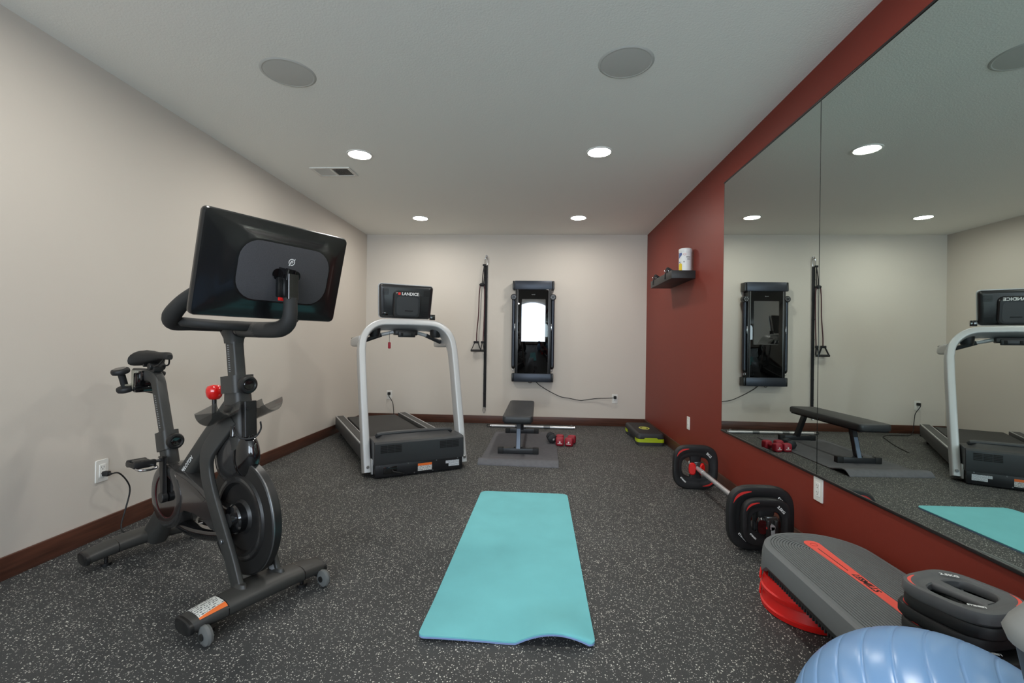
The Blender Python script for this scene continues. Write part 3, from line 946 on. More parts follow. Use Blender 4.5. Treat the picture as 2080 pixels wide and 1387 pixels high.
# weight holder behind the saddle
g = G().box((-1.10, 0, 0.825), (0.035, 0.10, 0.10), 0.006).box((-1.085, 0, 0.86), (0.05, 0.07, 0.05), 0.006).cyl((-1.08, -0.055, 0.80), (-1.08, 0.055, 0.80), 0.012, n=14)
wh = obj('weight_holder', g, 'gloss_black', bike)
for s in (-1, 1):
    g = G()
    n = 12
    loops = []
    for d, k in ((0.0, 0.8), (0.03, 1.0), (0.095, 1.0)):
        a_, b_ = [], []
        for i in range(n + 1):
            a = R(-150 + 300 * i / n)
            cx, cy = -1.120, s * 0.026
            a_.append(V(cx + 0.026 * k * math.cos(a), cy + 0.026 * k * math.sin(a), 0.79 + d))
            b_.append(V(cx + 0.0285 * k * math.cos(a), cy + 0.0285 * k * math.sin(a), 0.79 + d))
        loops.append(a_ + list(reversed(b_)))
    g.loft(loops)
    obj('cup_arm', G().tube([(-1.125, s * 0.05, 0.815), (-1.15, s * 0.062, 0.81), (-1.175, s * 0.072, 0.815)], 0.006, 8, 4), 'clear_plastic', wh)
    obj('holder_cup', g, 'clear_plastic', wh)

def hand_weight(loc, tilt, label):
    t = thing('dumbbell', label, 'dumbbell', loc, group='hand weights in the bike holder', rot=tilt)
    M = Matrix()
    obj('handle', G().cyl((0, 0, -0.040), (0, 0, 0.040), 0.0155, n=18), 'dumbbell_black', t)
    for s in (-1, 1):
        Ms = Matrix.Translation((0, 0, s * 0.047)) @ Matrix.Scale(0.9, 4)
        h = obj('head', G().lathe([(0.030, -0.016), (0.040, -0.012), (0.043, -0.004), (0.043, 0.004), (0.040, 0.012), (0.030, 0.016)], 28, Ms), 'dumbbell_black', t)
        obj('end_face', G().lathe([(0.0005, s * 0.0168), (0.030, s * 0.0166)], 24, Ms, caps=(False, False)), 'gloss_black', h)
    return t
BZ = Matrix.Rotation(R(-28), 4, 'Z')
def bw(x, y, z):
    p = BZ @ V(x, y, z)
    return (p.x - 1.019, p.y + 1.745, p.z)
hand_weight(bw(-1.165, -0.072, 0.835), (R(16), R(6), R(-28)), 'small black dumbbell in the clear holder behind the bike saddle, fully in view')
hand_weight(bw(-1.165, 0.060, 0.822), (R(-14), R(6), R(-28)), 'small black dumbbell in the bike holder, mostly hidden behind the seat post')

# ================================================================== TREADMILL   (x across, y towards its rear, z up)
tm = thing('treadmill', 'silver and black treadmill with arched handrail standing in the back left corner', 'treadmill', (-0.985, 3.755, 0), R(31))
HW = 0.395
# deck rails
for s in (-1, 1):
    g = G().box((s * 0.352, 0.965, 0.135), (0.086, 1.73, 0.125), 0.006)
    rl = obj('side_rail', g, 'tread_rail', tm)
    obj('foot_strip', G().box((s * 0.352, 0.965, 0.1985), (0.066, 1.70, 0.004), 0.001), 'tread_rail', rl)
    obj('rail_edge', G().box((s * 0.3905, 0.965, 0.197), (0.011, 1.73, 0.014), 0.003), 'tread_silver', rl)
    obj('rail_edge', G().box((s * 0.313, 0.965, 0.199), (0.008, 1.73, 0.008), 0.002), 'tread_silver', rl)
    obj('rail_end', G().box((s * 0.352, 1.838, 0.128), (0.088, 0.02, 0.14), 0.006), 'tread_dark', rl)
    obj('rear_foot', G().cyl((s * 0.33, 1.72, 0.0), (s * 0.33, 1.72, 0.075), 0.024, n=18, bev=0.004), 'rubber_black', rl)
obj('deck', G().box((0, 0.98, 0.13), (0.62, 1.68, 0.06), 0.004), 'tread_black', tm)
obj('running_belt', G().box((0, 0.98, 0.172), (0.545, 1.70, 0.022), 0.010, 4), 'tread_belt', tm)
obj('frame_beam', G().box((0, 1.0, 0.09), (0.60, 1.5, 0.03), 0.004), 'tread_black', tm)
# motor hood
prof = [(-0.125, 0.105), (-0.132, 0.13), (-0.125, 0.265), (-0.115, 0.280), (-0.03, 0.285), (0.02, 0.305), (0.07, 0.310), (0.11, 0.296), (0.20, 0.245), (0.27, 0.205), (0.27, 0.12)]
g = G()
loops = []
for x, k in ((-0.362, 0.96), (-0.357, 1.0), (-0.30, 1.0), (-0.27, 1.0), (0.27, 1.0), (0.30, 1.0), (0.357, 1.0), (0.362, 0.96)):
    lp = []
    for (y, z) in prof:
        zz = z
        if abs(x) >= 0.30 and z > 0.285:
            zz = 0.284
        lp.append(V(x, 0.07 + (y - 0.07) * k, 0.2 + (zz - 0.2) * k))
    loops.append(lp)
g.loft(loops)
hood = obj('motor_hood', g, 'tread_dark', tm, 30)
for s in (-1, 1):
    g = G()
    for i in range(5):
        for j in range(3):
            g.box((s * 0.235 + (j - 1) * 0.055, -0.1292 + 0.0006 * i, 0.200 + i * 0.012), (0.050, 0.006, 0.007))
    obj('vent_slots', g, 'dark_slot', hood, kind='stuff')
obj('hood_lip', G().tube([(-0.30, 0.055, 0.290), (-0.28, 0.045, 0.308), (0, 0.045, 0.312), (0.28, 0.045, 0.308), (0.30, 0.055, 0.290)], 0.018, 12, 4), 'tread_dark', hood)
g = G().box((0, -0.06, 0.060), (0.705, 0.12, 0.10), 0.004)
pan = obj('lower_pan', g, 'tread_black', tm)
obj('warning_label', G().box((0.035, -0.1205, 0.058), (0.115, 0.001, 0.058)), 'tread_warning', pan)
obj('spec_label', G().box((0.265, -0.1205, 0.075), (0.115, 0.001, 0.022)), 'tread_spec', pan)
obj('spec_label', G().box((0.278, -0.1206, 0.052), (0.09, 0.001, 0.026)), 'tread_spec', pan)
for x, z in ((-0.32, 0.1), (-0.10, 0.098), (0.13, 0.098), (0.31, 0.1), (0.10, 0.022), (-0.05, 0.02)):
    obj('screw', G().cyl((x, -0.1195, z), (x, -0.1225, z), 0.005, n=10), 'steel_grey', pan)
g = G().box((-0.24, -0.122, 0.06), (0.10, 0.006, 0.055), 0.002)
obj('power_inlet', g, 'gloss_black', pan)
obj('inlet_cord', G().tube([(-0.225, -0.123, 0.062), (-0.22, -0.15, 0.055), (-0.19, -0.155, 0.045), (-0.15, -0.14, 0.03), (-0.12, -0.10, 0.012)], 0.005, 8, 5), 'rubber_black', pan)
for x in (-0.30, 0.27):
    obj('caster', G().cyl((x - 0.014, -0.03, 0.022), (x + 0.014, -0.03, 0.022), 0.022, n=18, bev=0.003), 'rubber_black', pan)
for s in (-1, 1):
    obj('hood_bracket', G().box((s * 0.364, -0.05, 0.085), (0.012, 0.05, 0.11), 0.002), 'tread_silver', pan)
# arch: two uprights leaning to the rear joined by the console bridge
def lean(z):
    return -0.012 + 0.295 * z
zt, rad = 1.195, 0.20
arch = [(-HW, 0.028), (-HW - 0.004, 0.4), (-HW - 0.006, 0.8), (-HW - 0.004, zt - rad - 0.02)]
for i in range(9):
    a = R(180 - 90 * i / 8)
    arch.append((-(HW - rad) + rad * math.cos(a), zt - rad + rad * math.sin(a)))
full = arch + [(0.0, zt + 0.004)] + [(-x, z) for x, z in reversed(arch)]
g = G()
loops = []
L3 = [V(x, lean(z), z) for x, z in full]
ny = V(0, 1, -0.295).normalized()
for i, p in enumerate(L3):
    td = (L3[min(i + 1, len(L3) - 1)] - L3[max(i - 1, 0)]).normalized()
    nr = td.cross(ny).normalized()
    topness = min(1.0, max(0.0, (p.z - 0.95) / 0.25))
    loops.append([p + nr * a + ny * (b + 0.02 * topness) for a, b in rrect(0.056, 0.115 + 0.06 * topness, 0.012, 3)])
g.loft(loops)
upr = obj('arch_frame', g, 'tread_silver', tm, 40)
for s in (-1, 1):
    obj('bolt', G().cyl((s * HW, -0.066, 0.085), (s * HW, -0.056, 0.085), 0.012, n=14, bev=0.002), 'chrome', upr)
# console
CMx = Matrix.Translation((-0.015, 0.335, 1.395)) @ Matrix.Rotation(R(8), 4, 'X')
def cl(w, h, r, y, cz=0.0, wt=None):
    out = []
    for a, b in rrect(w, h, r, 5):
        k = 1.0 + 0.03 * b / (h / 2)
        out.append(CMx @ V(a * k, y, b + cz))
    return out
g = G().loft([cl(0.455, 0.285, 0.025, 0.03), cl(0.46, 0.29, 0.025, 0.02), cl(0.46, 0.29, 0.025, -0.005), cl(0.445, 0.275, 0.02, -0.015), cl(0.40, 0.235, 0.02, -0.022)])
con = obj('console', g, 'console_shell', tm, 40)
g = G()
lo = [cl(0.472, 0.302, 0.03, 0.012), cl(0.472, 0.302, 0.03, 0.032), cl(0.455, 0.285, 0.025, 0.032), cl(0.455, 0.285, 0.025, 0.012)]
g.loft(lo, ring=True)
obj('console_trim', g, 'tread_silver', con)
obj('console_face', G().loft([cl(0.452, 0.282, 0.022, 0.0285), cl(0.452, 0.282, 0.022, 0.033)]), 'gloss_black', con)
g = G().loft([[CMx @ V(a * k, y, b * k - 0.02 + (0.0 if k == 1 else -0.004)) for a, b in rrect(0.245, 0.23, 0.04, 5)] for k, y in ((1.0, -0.018), (0.97, -0.045), (0.90, -0.055))])
pod = obj('console_pod', g, 'console_shell', con, 40)
obj('pod_panel', G().loft([[CMx @ V(a, y, b - 0.035) for a, b in rrect(0.19, 0.16, 0.03, 5)] for y in (-0.0545, -0.0565)]), 'tread_dark', pod)
obj('pod_slot', G().box((0, 0, 0), (0.07, 0.003, 0.007), M=CMx @ Matrix.Translation((0.015, -0.0575, -0.075))), 'dark_slot', pod)
TMx = CMx @ basis((1, 0, 0), (0, 0, 1), (0, -1, 0), (0.02, -0.0565, 0.070))
text('console_lettering', 'LANDICE', 0.036, 'white_ink', con, TMx, bold=0.0008)
obj('red_square', G().box((0, 0, 0), (0.020, 0.0012, 0.022), M=CMx @ Matrix.Translation((-0.075, -0.057, 0.070))), 'landice_red', con)
for sx, zc in ((0.175, 0.08), (-0.185, 0.08), (0.165, -0.105)):
    g = G()
    for i in range(6):
        g.box((0, 0, 0), (0.055, 0.003, 0.003), M=CMx @ Matrix.Translation((sx, -0.0225, zc + (i - 2.5) * 0.009)))
    obj('console_vents', g, 'dark_slot', con, kind='stuff')
obj('console_port', G().box((0, 0, 0), (0.045, 0.006, 0.03), 0.003, M=CMx @ Matrix.Translation((-0.18, -0.022, -0.11))), 'gloss_black', con)
obj('side_module', G().box((0.235, 0.37, 1.268), (0.045, 0.04, 0.05), 0.004), 'gloss_black', con)
# handrail arms and heart-rate bar
for s in (-1, 1):
    g = G().loft([[V(s * (HW - 0.005) + a * 0.058 * k, y, z + b * 0.066 * k2) for a, b in rrect(1.0, 1.0, 0.25, 4)] for y, z, k, k2 in ((0.29, 1.05, 0.9, 1.3), (0.40, 1.045, 1.1, 1.35), (0.62, 1.035, 1.15, 1.2), (0.70, 1.03, 1.0, 0.95), (0.715, 1.03, 0.7, 0.6))])
    ha = obj('handrail_arm', g, 'tread_silver', tm)
    obj('arm_pad', G().loft([[V(s * (HW - 0.005) + a * 0.050, y, 1.075 - 0.02 * (y - 0.4) + b * 0.016) for a, b in rrect(1, 1, 0.4, 4)] for y in (0.41, 0.69)]), 'tread_dark', ha)
    obj('pulse_grip', G().cyl((s * (HW - 0.04), 0.48, 1.045), (s * 0.20, 0.44, 1.105), 0.019, n=18, bev=0.003), 'tread_dark', tm)
    obj('grip_sleeve', G().cyl((s * 0.20, 0.44, 1.105), (s * 0.10, 0.42, 1.130), 0.016, n=18), 'tread_silver', tm)
    obj('cup_holder', G().lathe([(0.040, 0.0), (0.046, 0.02), (0.052, 0.09)], 24, Matrix.Translation((s * 0.27, 0.385, 1.085))), 'tread_black', tm)
g = G().box((0.0, 0.40, 1.125), (0.20, 0.09, 0.045), 0.008).box((0.0, 0.355, 1.110), (0.15, 0.03, 0.05), 0.006)
br = obj('console_bracket', g, 'tread_black', tm)
for dx in (-0.045, 0.045):
    obj('bracket_slot', G().box((dx, 0.3385, 1.108), (0.02, 0.004, 0.03), 0.001), 'dark_slot', br)
obj('safety_cord', G().tube([(-0.155, 0.33, 1.125), (-0.156, 0.33, 1.04)], 0.0016, 6), 'dark_ink', tm)
obj('safety_key', G().box((-0.156, 0.33, 1.012), (0.024, 0.014, 0.055), 0.006), 'dumbbell_red', tm)

# ================================================================== WALL TRAINER (cable machine with a screen)
wt = thing('wall_trainer', 'tall dark wall-mounted training machine with glass screen and folded arms', 'training machine', (-0.083, YB, 1.198))
# local y: -0.13 is the front
g = G().box((0, -0.06, 0), (0.42, 0.12, 1.27), 0.012)
body = obj('body', g, 'tonal_dark', wt)
for nm, z0, z1 in (('top_cap', 0.528, 0.640), ('bottom_cap', -0.642, -0.535)):
    obj(nm, G().box((0, -0.065, (z0 + z1) / 2), (0.475, 0.13, z1 - z0), 0.006), 'tonal_metal', wt)
    for s in (-1, 1):
        obj('cap_corner', G().box((s * 0.251, -0.062, (z0 + z1) / 2), (0.026, 0.124, z1 - z0), 0.008), 'tonal_dark', wt)
for s in (-1, 1):
    obj('side_rail', G().box((s * 0.212, -0.068, -0.004), (0.030, 0.122, 1.064), 0.004), 'tonal_dark', wt)
    obj('rail_edge', G().box((s * 0.1955, -0.1295, -0.004), (0.006, 0.003, 1.058), 0.001), 'steel_grey', wt)
    a = obj('arm', G().cyl((s * 0.249, -0.095, -0.45), (s * 0.249, -0.095, 0.43), 0.0225, n=20, bev=0.004), 'tonal_metal', wt)
    obj('arm_hub', G().cyl((s * 0.247, -0.135, 0.432), (s * 0.247, -0.05, 0.432), 0.040, n=28, bev=0.008), 'tonal_dark', a)
    g = G()
    for q in range(6):
        an = 2 * PI * q / 6
        g.cyl((s * 0.247 + 0.022 * math.cos(an), -0.134, 0.432 + 0.022 * math.sin(an)), (s * 0.247 + 0.022 * math.cos(an), -0.137, 0.432 + 0.022 * math.sin(an)), 0.0045, n=8)
    obj('hub_dots', g, 'grey_ink', a, kind='stuff')
    obj('arm_tip', G().ell((s * 0.247, -0.095, -0.447), (0.024, 0.024, 0.034), 18, 10), 'tonal_dark', a)
    obj('cable_loop', G().tube([(s * 0.247, -0.10, -0.475), (s * 0.247 - 0.012, -0.10, -0.495), (s * 0.247, -0.10, -0.512), (s * 0.247 + 0.012, -0.10, -0.495), (s * 0.247, -0.10, -0.475)], 0.003, 6, 4), 'chrome', a)
    obj('release_button', G().box((s * 0.232, -0.128, 0.05), (0.008, 0.01, 0.09), 0.002), 'chrome', a)
obj('glass_panel', G().box((0, -0.1255, -0.003), (0.388, 0.007, 1.058), 0.0015), 'tonal_glass', wt)
obj('display', G().box((0.004, -0.1293, 0.138), (0.300, 0.0012, 0.536)), 'tonal_screen', wt)
text('maker_lettering', 'tonal', 0.022, 'grey_ink', wt, basis((1, 0, 0), (0, 0, 1), (0, -1, 0), (0.0, -0.1293, 0.465)))
obj('cable_guide', G().tube([(-0.05, -0.06, -0.64), (-0.045, -0.06, -0.655), (-0.03, -0.06, -0.658), (-0.015, -0.06, -0.655), (-0.01, -0.06, -0.64)], 0.004, 8, 3), 'rubber_black', wt)

# ================================================================== ANCHOR STRAP AND RESISTANCE BAND on the back wall
st = thing('anchor_strap', 'long black webbing strap hanging flat on the back wall between metal clips', 'strap', (-0.70, YB - 0.012, 0.14))
obj('webbing', G().box((0.0, 0, 0.985), (0.036, 0.005, 1.84), 0.001), 'strap_black', st)
g = G()
for i in range(7):
    g.box((0, -0.004, 0.25 + i * 0.25), (0.038, 0.004, 0.012), 0.001)
obj('stitched_loops', g, 'strap_black', st)
def ring(c, w, h, r):
    return G().sweep([Vector(c) + V(w * math.cos(2 * PI * i / 20), 0, h * math.sin(2 * PI * i / 20)) for i in range(20)], circle(r, 8), up=(0, 1, 0), closed=True)
obj('upper_clip', ring((0.0, -0.004, 1.96), 0.020, 0.055, 0.005), 'chrome', st)
obj('lower_clip', ring((-0.004, -0.004, 0.035), 0.014, 0.038, 0.004), 'chrome', st)
obj('wall_hook', G().tube([(0, 0.011, 2.03), (0, -0.012, 2.03), (0, -0.016, 2.012), (0, -0.004, 2.003)], 0.005, 8, 3).cyl((0, 0.011, 2.03), (0, 0.006, 2.03), 0.014, n=16), 'chrome', st)
rb = thing('resistance_band', 'maroon resistance tube with two black handles hanging beside the strap', 'resistance band', (-0.72, YB - 0.03, 0.9))
obj('hanging_loop', G().tube([(-0.005, 0, 1.14), (-0.022, 0, 1.02), (-0.03, 0, 0.90)], 0.006, 8, 4).tube([(-0.005, 0, 1.14), (-0.002, 0, 1.02), (-0.012, 0, 0.90)], 0.006, 8, 4).box((-0.005, 0, 1.15), (0.04, 0.01, 0.025), 0.003), 'strap_black', rb)
obj('knot', G().ell((-0.03, 0, 0.895), (0.038, 0.02, 0.022), 16, 8), 'strap_black', rb)
tb = obj('tube', G().tube([(-0.055, 0, 0.885), (-0.066, 0, 0.75), (-0.072, 0, 0.5), (-0.09, 0, 0.28), (-0.092, 0, 0.15)], 0.007, 10, 5).tube([(-0.005, 0, 0.885), (0.004, 0, 0.80), (0.004, -0.005, 0.5), (-0.004, -0.008, 0.2), (-0.006, -0.01, 0.15)], 0.007, 10, 5), 'tube_maroon', rb)
for cx, cy, wv in ((-0.095, -0.004, 1.0), (-0.012, -0.014, 0.32)):
    g = G().box((cx, cy, 0.150), (0.068 * max(wv, 0.6), 0.016, 0.03), 0.003)
    g.bar((cx - 0.022 * wv, cy, 0.14), (cx - 0.06 * wv, cy - 0.01, 0.05), 0.006, 0.022, (0, 1, 0), 0.001)
    g.bar((cx + 0.022 * wv, cy, 0.14), (cx + 0.06 * wv, cy - 0.01, 0.05), 0.006, 0.022, (0, 1, 0), 0.001)
    h = obj('band_handle', g, 'strap_black', rb)
    obj('grip', G().cyl((cx - 0.07 * wv, cy - 0.01 - (0 if wv == 1 else 0.02), 0.042), (cx + 0.07 * wv, cy - 0.01 + (0 if wv == 1 else 0.0), 0.042), 0.0145, n=16, bev=0.002), 'rubber_black', h)

# ================================================================== BENCH, ITS MAT, STEEL BAR
bmx = G()
NX, NY = 14, 60
X0, X1, Y0, Y1, TH = -0.515, 0.175, 3.985, 5.46, 0.008
def bm_h(x, y):
    """front end rolled under into a hump"""
    d = y - Y0
    if d < 0.055:
        return 0.038 * math.sin(PI / 2 * max(0.0, d) / 0.055) ** 0.8
    if d < 0.24:
        q = (d - 0.055) / 0.185
        return 0.038 * (1 - q * q * (3 - 2 * q))
    return 0.0
grid = []
for j in range(NY + 1):
    fy = j / NY
    y = Y0 + (Y1 - Y0) * fy ** 1.8
    row = []
    for i in range(NX + 1):
        x = X0 + (X1 - X0) * i / NX
        row.append(V(x + 0.02 * fy, y - 0.035 * (i / NX) * (1 - fy) + 0.06 * (i / NX) * fy, bm_h(x, y)))
    grid.append(row)
def sheet(g, grid, th):
    bm = g.bm
    top = [[bm.verts.new(p + V(0, 0, th)) for p in r] for r in grid]
    bot = [[bm.verts.new(p) for p in r] for r in grid]
    m, n = len(grid), len(grid[0])
    for j in range(m - 1):
        for i in range(n - 1):
            bm.faces.new((top[j][i], top[j][i + 1], top[j + 1][i + 1], top[j + 1][i]))
            bm.faces.new((bot[j][i], bot[j + 1][i], bot[j + 1][i + 1], bot[j][i + 1]))
    for j in range(m - 1):
        bm.faces.new((top[j][0], top[j + 1][0], bot[j + 1][0], bot[j][0]))
        bm.faces.new((top[j][-1], bot[j][-1], bot[j + 1][-1], top[j + 1][-1]))
    for i in range(n - 1):
        bm.faces.new((top[0][i], bot[0][i], bot[0][i + 1], top[0][i + 1]))
        bm.faces.new((top[-1][i], top[-1][i + 1], bot[-1][i + 1], bot[-1][i]))
    return g
o = obj('exercise_mat', sheet(bmx, grid, TH), 'mat_grey', None, 50)
tag(o, 'dark grey exercise mat under the weight bench, front edge curled', 'exercise mat')

bn = thing('weight_bench', 'flat black padded weight bench with steel legs standing on the grey mat', 'weight bench', (-0.185, 4.75, TH))
g = G()
PZ = 0.395 - TH
loops = []
for z, k in ((PZ - 0.062, 0.03), (PZ - 0.058, 0.006), (PZ - 0.045, 0.0), (PZ - 0.016, 0.0), (PZ - 0.004, 0.008), (PZ, 0.024)):
    loops.append([V(a, b, z) for a, b in rrect(0.275 - k, 1.15 - k, 0.035, 5)])
g.loft(loops)
obj('pad', g, 'vinyl', bn, 50)
obj('pad_board', G().box((0, 0, PZ - 0.068), (0.24, 1.10, 0.012), 0.002), 'dark_slot', bn)
for yf, yt in ((-0.345, -0.26), (0.66, 0.50)):
    g = G().bar((-0.18, yf, 0.027), (0.18, yf, 0.027), 0.05, 0.05, (0, 0, 1), 0.003)
    ft = obj('foot_bar', g, 'bench_steel', bn)
    for s in (-1, 1):
        obj('end_cap', G().box((s * 0.165, yf, 0.028), (0.055, 0.056, 0.056), 0.004), 'rubber_black', ft)
    obj('plate_bolt', G().cyl((0.035, yf, 0.05), (0.035, yf, 0.062), 0.008, n=10).cyl((-0.035, yf, 0.05), (-0.035, yf, 0.062), 0.008, n=10), 'bench_steel', ft)
    lg = obj('leg', G().bar((0, yf, 0.045), (0, yt, PZ - 0.07), 0.036, 0.05, (0, 1, 0), 0.003), 'bench_steel', bn)
    obj('leg_face', G().bar((0, yf - 0.0262, 0.05), (0, yt - 0.0262, PZ - 0.075), 0.034, 0.001, (0, 1, 0)), 'bench_face' if yf < 0 else 'bench_steel', lg)

bar = thing('steel_bar', 'polished steel exercise bar lying on the floor behind the bench', 'bar', (-0.085, 5.762, 0.019), R(-1.4))
obj('shaft', G().cyl((-0.49, 0, 0), (0.51, 0, 0), 0.0165, n=20), 'bar_steel', bar)
for x0, x1 in ((-0.20, -0.12), (0.15, 0.23)):
    obj('grip_band', G().cyl((x0, 0, 0), (x1, 0, 0), 0.0175, n=20), 'steel_grey', bar)
for s, x in ((-1, -0.49), (1, 0.51)):
    e = obj('end_collar', G().cyl((x, 0, 0), (x + s * 0.022, 0, 0), 0.019, n=20, bev=0.002), 'chrome', bar)
    if s < 0:
        obj('swivel_hook', G().sweep([V(x - 0.038 + 0.020 * math.cos(2 * PI * i / 16), 0.0, 0.016 * math.sin(2 * PI * i / 16)) for i in range(16)], circle(0.005, 8), up=(0, 1, 0), closed=True), 'tonal_dark', e)
    else:
        obj('eyelet', G().sweep([V(x - 0.02 + 0.010 * math.cos(2 * PI * i / 14), 0, 0.023 + 0.010 * math.sin(2 * PI * i / 14)) for i in range(14)], circle(0.003, 8), up=(0, 1, 0), closed=True), 'chrome', e)

# ------------------------------------------------------------------ red and black dumbbells on the floor
def square_db(loc, rz, label):
    t = thing('dumbbell', label, 'dumbbell', loc, rz, 'dumbbells beside the grey mat')
    obj('handle', G().cyl((0, 0.06, 0.044), (0, 0.15, 0.044), 0.017, n=16), 'dumbbell_red', t)
    for y0, y1 in ((0.0, 0.068), (0.142, 0.21)):
        g = G()
        ym = (y0 + y1) / 2
        lay = []
        for y, k in ((y0, 0.80), (y0 + 0.008, 0.95), (y0 + 0.018, 1.0), (y1 - 0.018, 1.0), (y1 - 0.008, 0.95), (y1, 0.80)):
            lay.append([V(a * k, y, 0.043 + b * k) for a, b in rrect(0.084, 0.086, 0.020, 4)])
        g.loft(lay)
        h = obj('head', g, 'dumbbell_red', t, 50)
        if y0 == 0.0:
            Mx = basis((1, 0, 0), (0, 0, 1), (0, -1, 0), (0, -0.0006, 0.038))
            obj('print', G().box((0, 0, 0), (0.046, 0.005, 0.0006), M=Mx @ Matrix.Translation((0, -0.012, 0))).prism(circle(0.008, 10), -0.0003, 0.0003, Mx @ Matrix.Translation((0, 0.004, 0))), 'white_ink', h)
    return t
square_db((0.222, 4.795, 0), R(-3), 'red square-headed dumbbell touching the black one')
square_db((0.310, 4.785, 0), R(-15), 'red square-headed dumbbell farther from the bench')
t = thing('dumbbell', 'black round-headed dumbbell between the grey mat and the red dumbbells', 'dumbbell', (0.150, 4.865, TH), R(6), 'dumbbells beside the grey mat')
obj('handle', G().cyl((0, 0.03, 0.05), (0, 0.13, 0.05), 0.016, n=14), 'dumbbell_black', t)
for y0, y1 in ((0.0, 0.04), (0.12, 0.16)):
    M = basis((1, 0, 0), (0, 0, 1), (0, -1, 0), (0, y1, 0.05))
    L_ = y1 - y0
    h = obj('head', G().lathe([(0.036, 0), (0.048, 0.006), (0.050, L_ / 2), (0.048, L_ - 0.006), (0.036, L_)], 8, M), 'dumbbell_black', t)
    if y0 == 0:
        emblem(h, basis((1, 0, 0), (0, 0, 1), (0, -1, 0), (0.012, -0.0006, 0.045)), 0.008)

# ------------------------------------------------------------------ small aerobic step in the far corner
t = thing('aerobic_step', 'small black aerobic step with lime green risers in the far corner', 'aerobic step', (1.170, 5.285, 0))
W2, L2 = 0.285, 0.71
g = G()
lay = []
for z, k in ((0.070, 0.004), (0.074, 0.0), (0.108, 0.008), (0.119, 0.016), (0.124, 0.03)):
    lay.append([V(a, b, z) for a, b in rrect(W2 - k, L2 - k, 0.035, 5)])
g.loft(lay)
dk = obj('platform', g, 'step_black', t)
obj('mat_top', G().prism(rrect(W2 - 0.06, L2 - 0.06, 0.03, 4), 0.124, 0.126), 'rubber_black', dk)
g = G()
g.loft([[V(a * k, b * k * 1.5 - 0.03, z) for a, b in circle(1, 28)] for k, z in ((0.056, 0.1255), (0.056, 0.1268), (0.042, 0.1268), (0.042, 0.1255))], ring=True)
em = obj('oval_badge', g, 'badge_lime', dk)
obj('badge_centre', G().prism([(a, b * 1.4 - 0.03) for a, b in circle(0.028, 20)], 0.1255, 0.1266), 'badge_lime', em)
for s in (-1, 1):
    yc = s * (L2 / 2 - 0.072)
    g = G().prism(rrect(W2 - 0.012, 0.145, 0.03, 4), 0.0, 0.034, Matrix.Translation((0, yc, 0)))
    obj('base_foot', g, 'step_black', t)
    g = G().prism(rrect(W2 - 0.004, 0.150, 0.03, 4), 0.034, 0.068, Matrix.Translation((0, yc, 0)))
    rs_ = obj('riser', g, 'lime', t)
    y_ = s * (L2 / 2 + 0.0035)
    obj('riser_tab', G().loft([[V(x, y_ + q, z) for x, z in ((-0.075, 0.064), (0.075, 0.064), (0.062, 0.080), (-0.062, 0.080))] for q in (-0.004, 0.002)]), 'lime', rs_)
for s in (-1, 1):
    obj('side_skirt', G().box((s * (W2 / 2 - 0.012), 0, 0.060), (0.012, L2 - 0.30, 0.03), 0.002), 'step_black', t)

# ------------------------------------------------------------------ shelf with canister and straps
t = thing('wall_shelf', 'short black floating shelf on the red wall holding a wipes canister', 'shelf', (XR, 4.57, 1.636))
obj('board', G().box((-0.1035, 0, 0.035), (0.207, 0.77, 0.07), 0.002), 'shelf_black', t)
CX, CY, CZ = 1.292, 4.262, 1.706
t = thing('wipes_canister', 'white wipes canister with blue and yellow label standing on the shelf', 'canister', (CX, CY, CZ))
obj('tub', G().lathe([(0.050, 0.0), (0.054, 0.004), (0.054, 0.172), (0.051, 0.176)], 40), 'can_white', t)
lid = obj('lid', G().lathe([(0.0555, 0.172), (0.0565, 0.176), (0.0565, 0.196), (0.052, 0.202), (0.046, 0.203), (0.044, 0.199), (0.001, 0.199)], 40), 'can_white', t)
def wrap(name, a0, a1, zlo, zhi, m, parent, r=0.0544):
    """piece of printed label wrapped round the tub; zlo/zhi may vary with the fraction along it"""
    n = 12
    lp = []
    for rr in (r, r + 0.0005):
        up_, dn_ = [], []
        for i in range(n + 1):
            q = i / n
            a = R(a0 + (a1 - a0) * q)
            up_.append(V(rr * math.cos(a), rr * math.sin(a), zhi(q)))
            dn_.append(V(rr * math.cos(a), rr * math.sin(a), zlo(q)))
        lp.append(up_ + list(reversed(dn_)))
    return obj(name, G().loft(lp), m, parent)
lab = wrap('label', 170, 400, lambda q: 0.006, lambda q: 0.165, 'can_print', t)
wrap('blue_patch', 185, 222, lambda q: 0.112 + 0.03 * q, lambda q: 0.162, 'can_blue', lab, 0.0551)
wrap('blue_patch', 190, 205, lambda q: 0.075, lambda q: 0.085, 'can_blue', lab, 0.0551)
wrap('yellow_patch', 183, 224, lambda q: 0.006, lambda q: 0.060 + 0.012 * math.sin(PI * q), 'can_yellow', lab, 0.0551)
wrap('brand_lozenge', 232, 262, lambda q: 0.147 - 0.010 * math.sin(PI * q), lambda q: 0.147 + 0.010 * math.sin(PI * q), 'swoosh_red', lab, 0.0551)
wrap('brand_lozenge', 235, 259, lambda q: 0.147 - 0.007 * math.sin(PI * q), lambda q: 0.147 + 0.007 * math.sin(PI * q), 'can_white', lab, 0.0557)
wrap('print_block', 262, 302, lambda q: 0.118, lambda q: 0.127, 'grey_ink', lab, 0.0551)
wrap('print_block', 270, 302, lambda q: 0.100, lambda q: 0.108, 'grey_ink', lab, 0.0551)
wrap('print_block', 235, 250, lambda q: 0.080 - 0.006 * math.sin(PI * q), lambda q: 0.080 + 0.008 * math.sin(PI * q), 'grey_ink', lab, 0.0551)
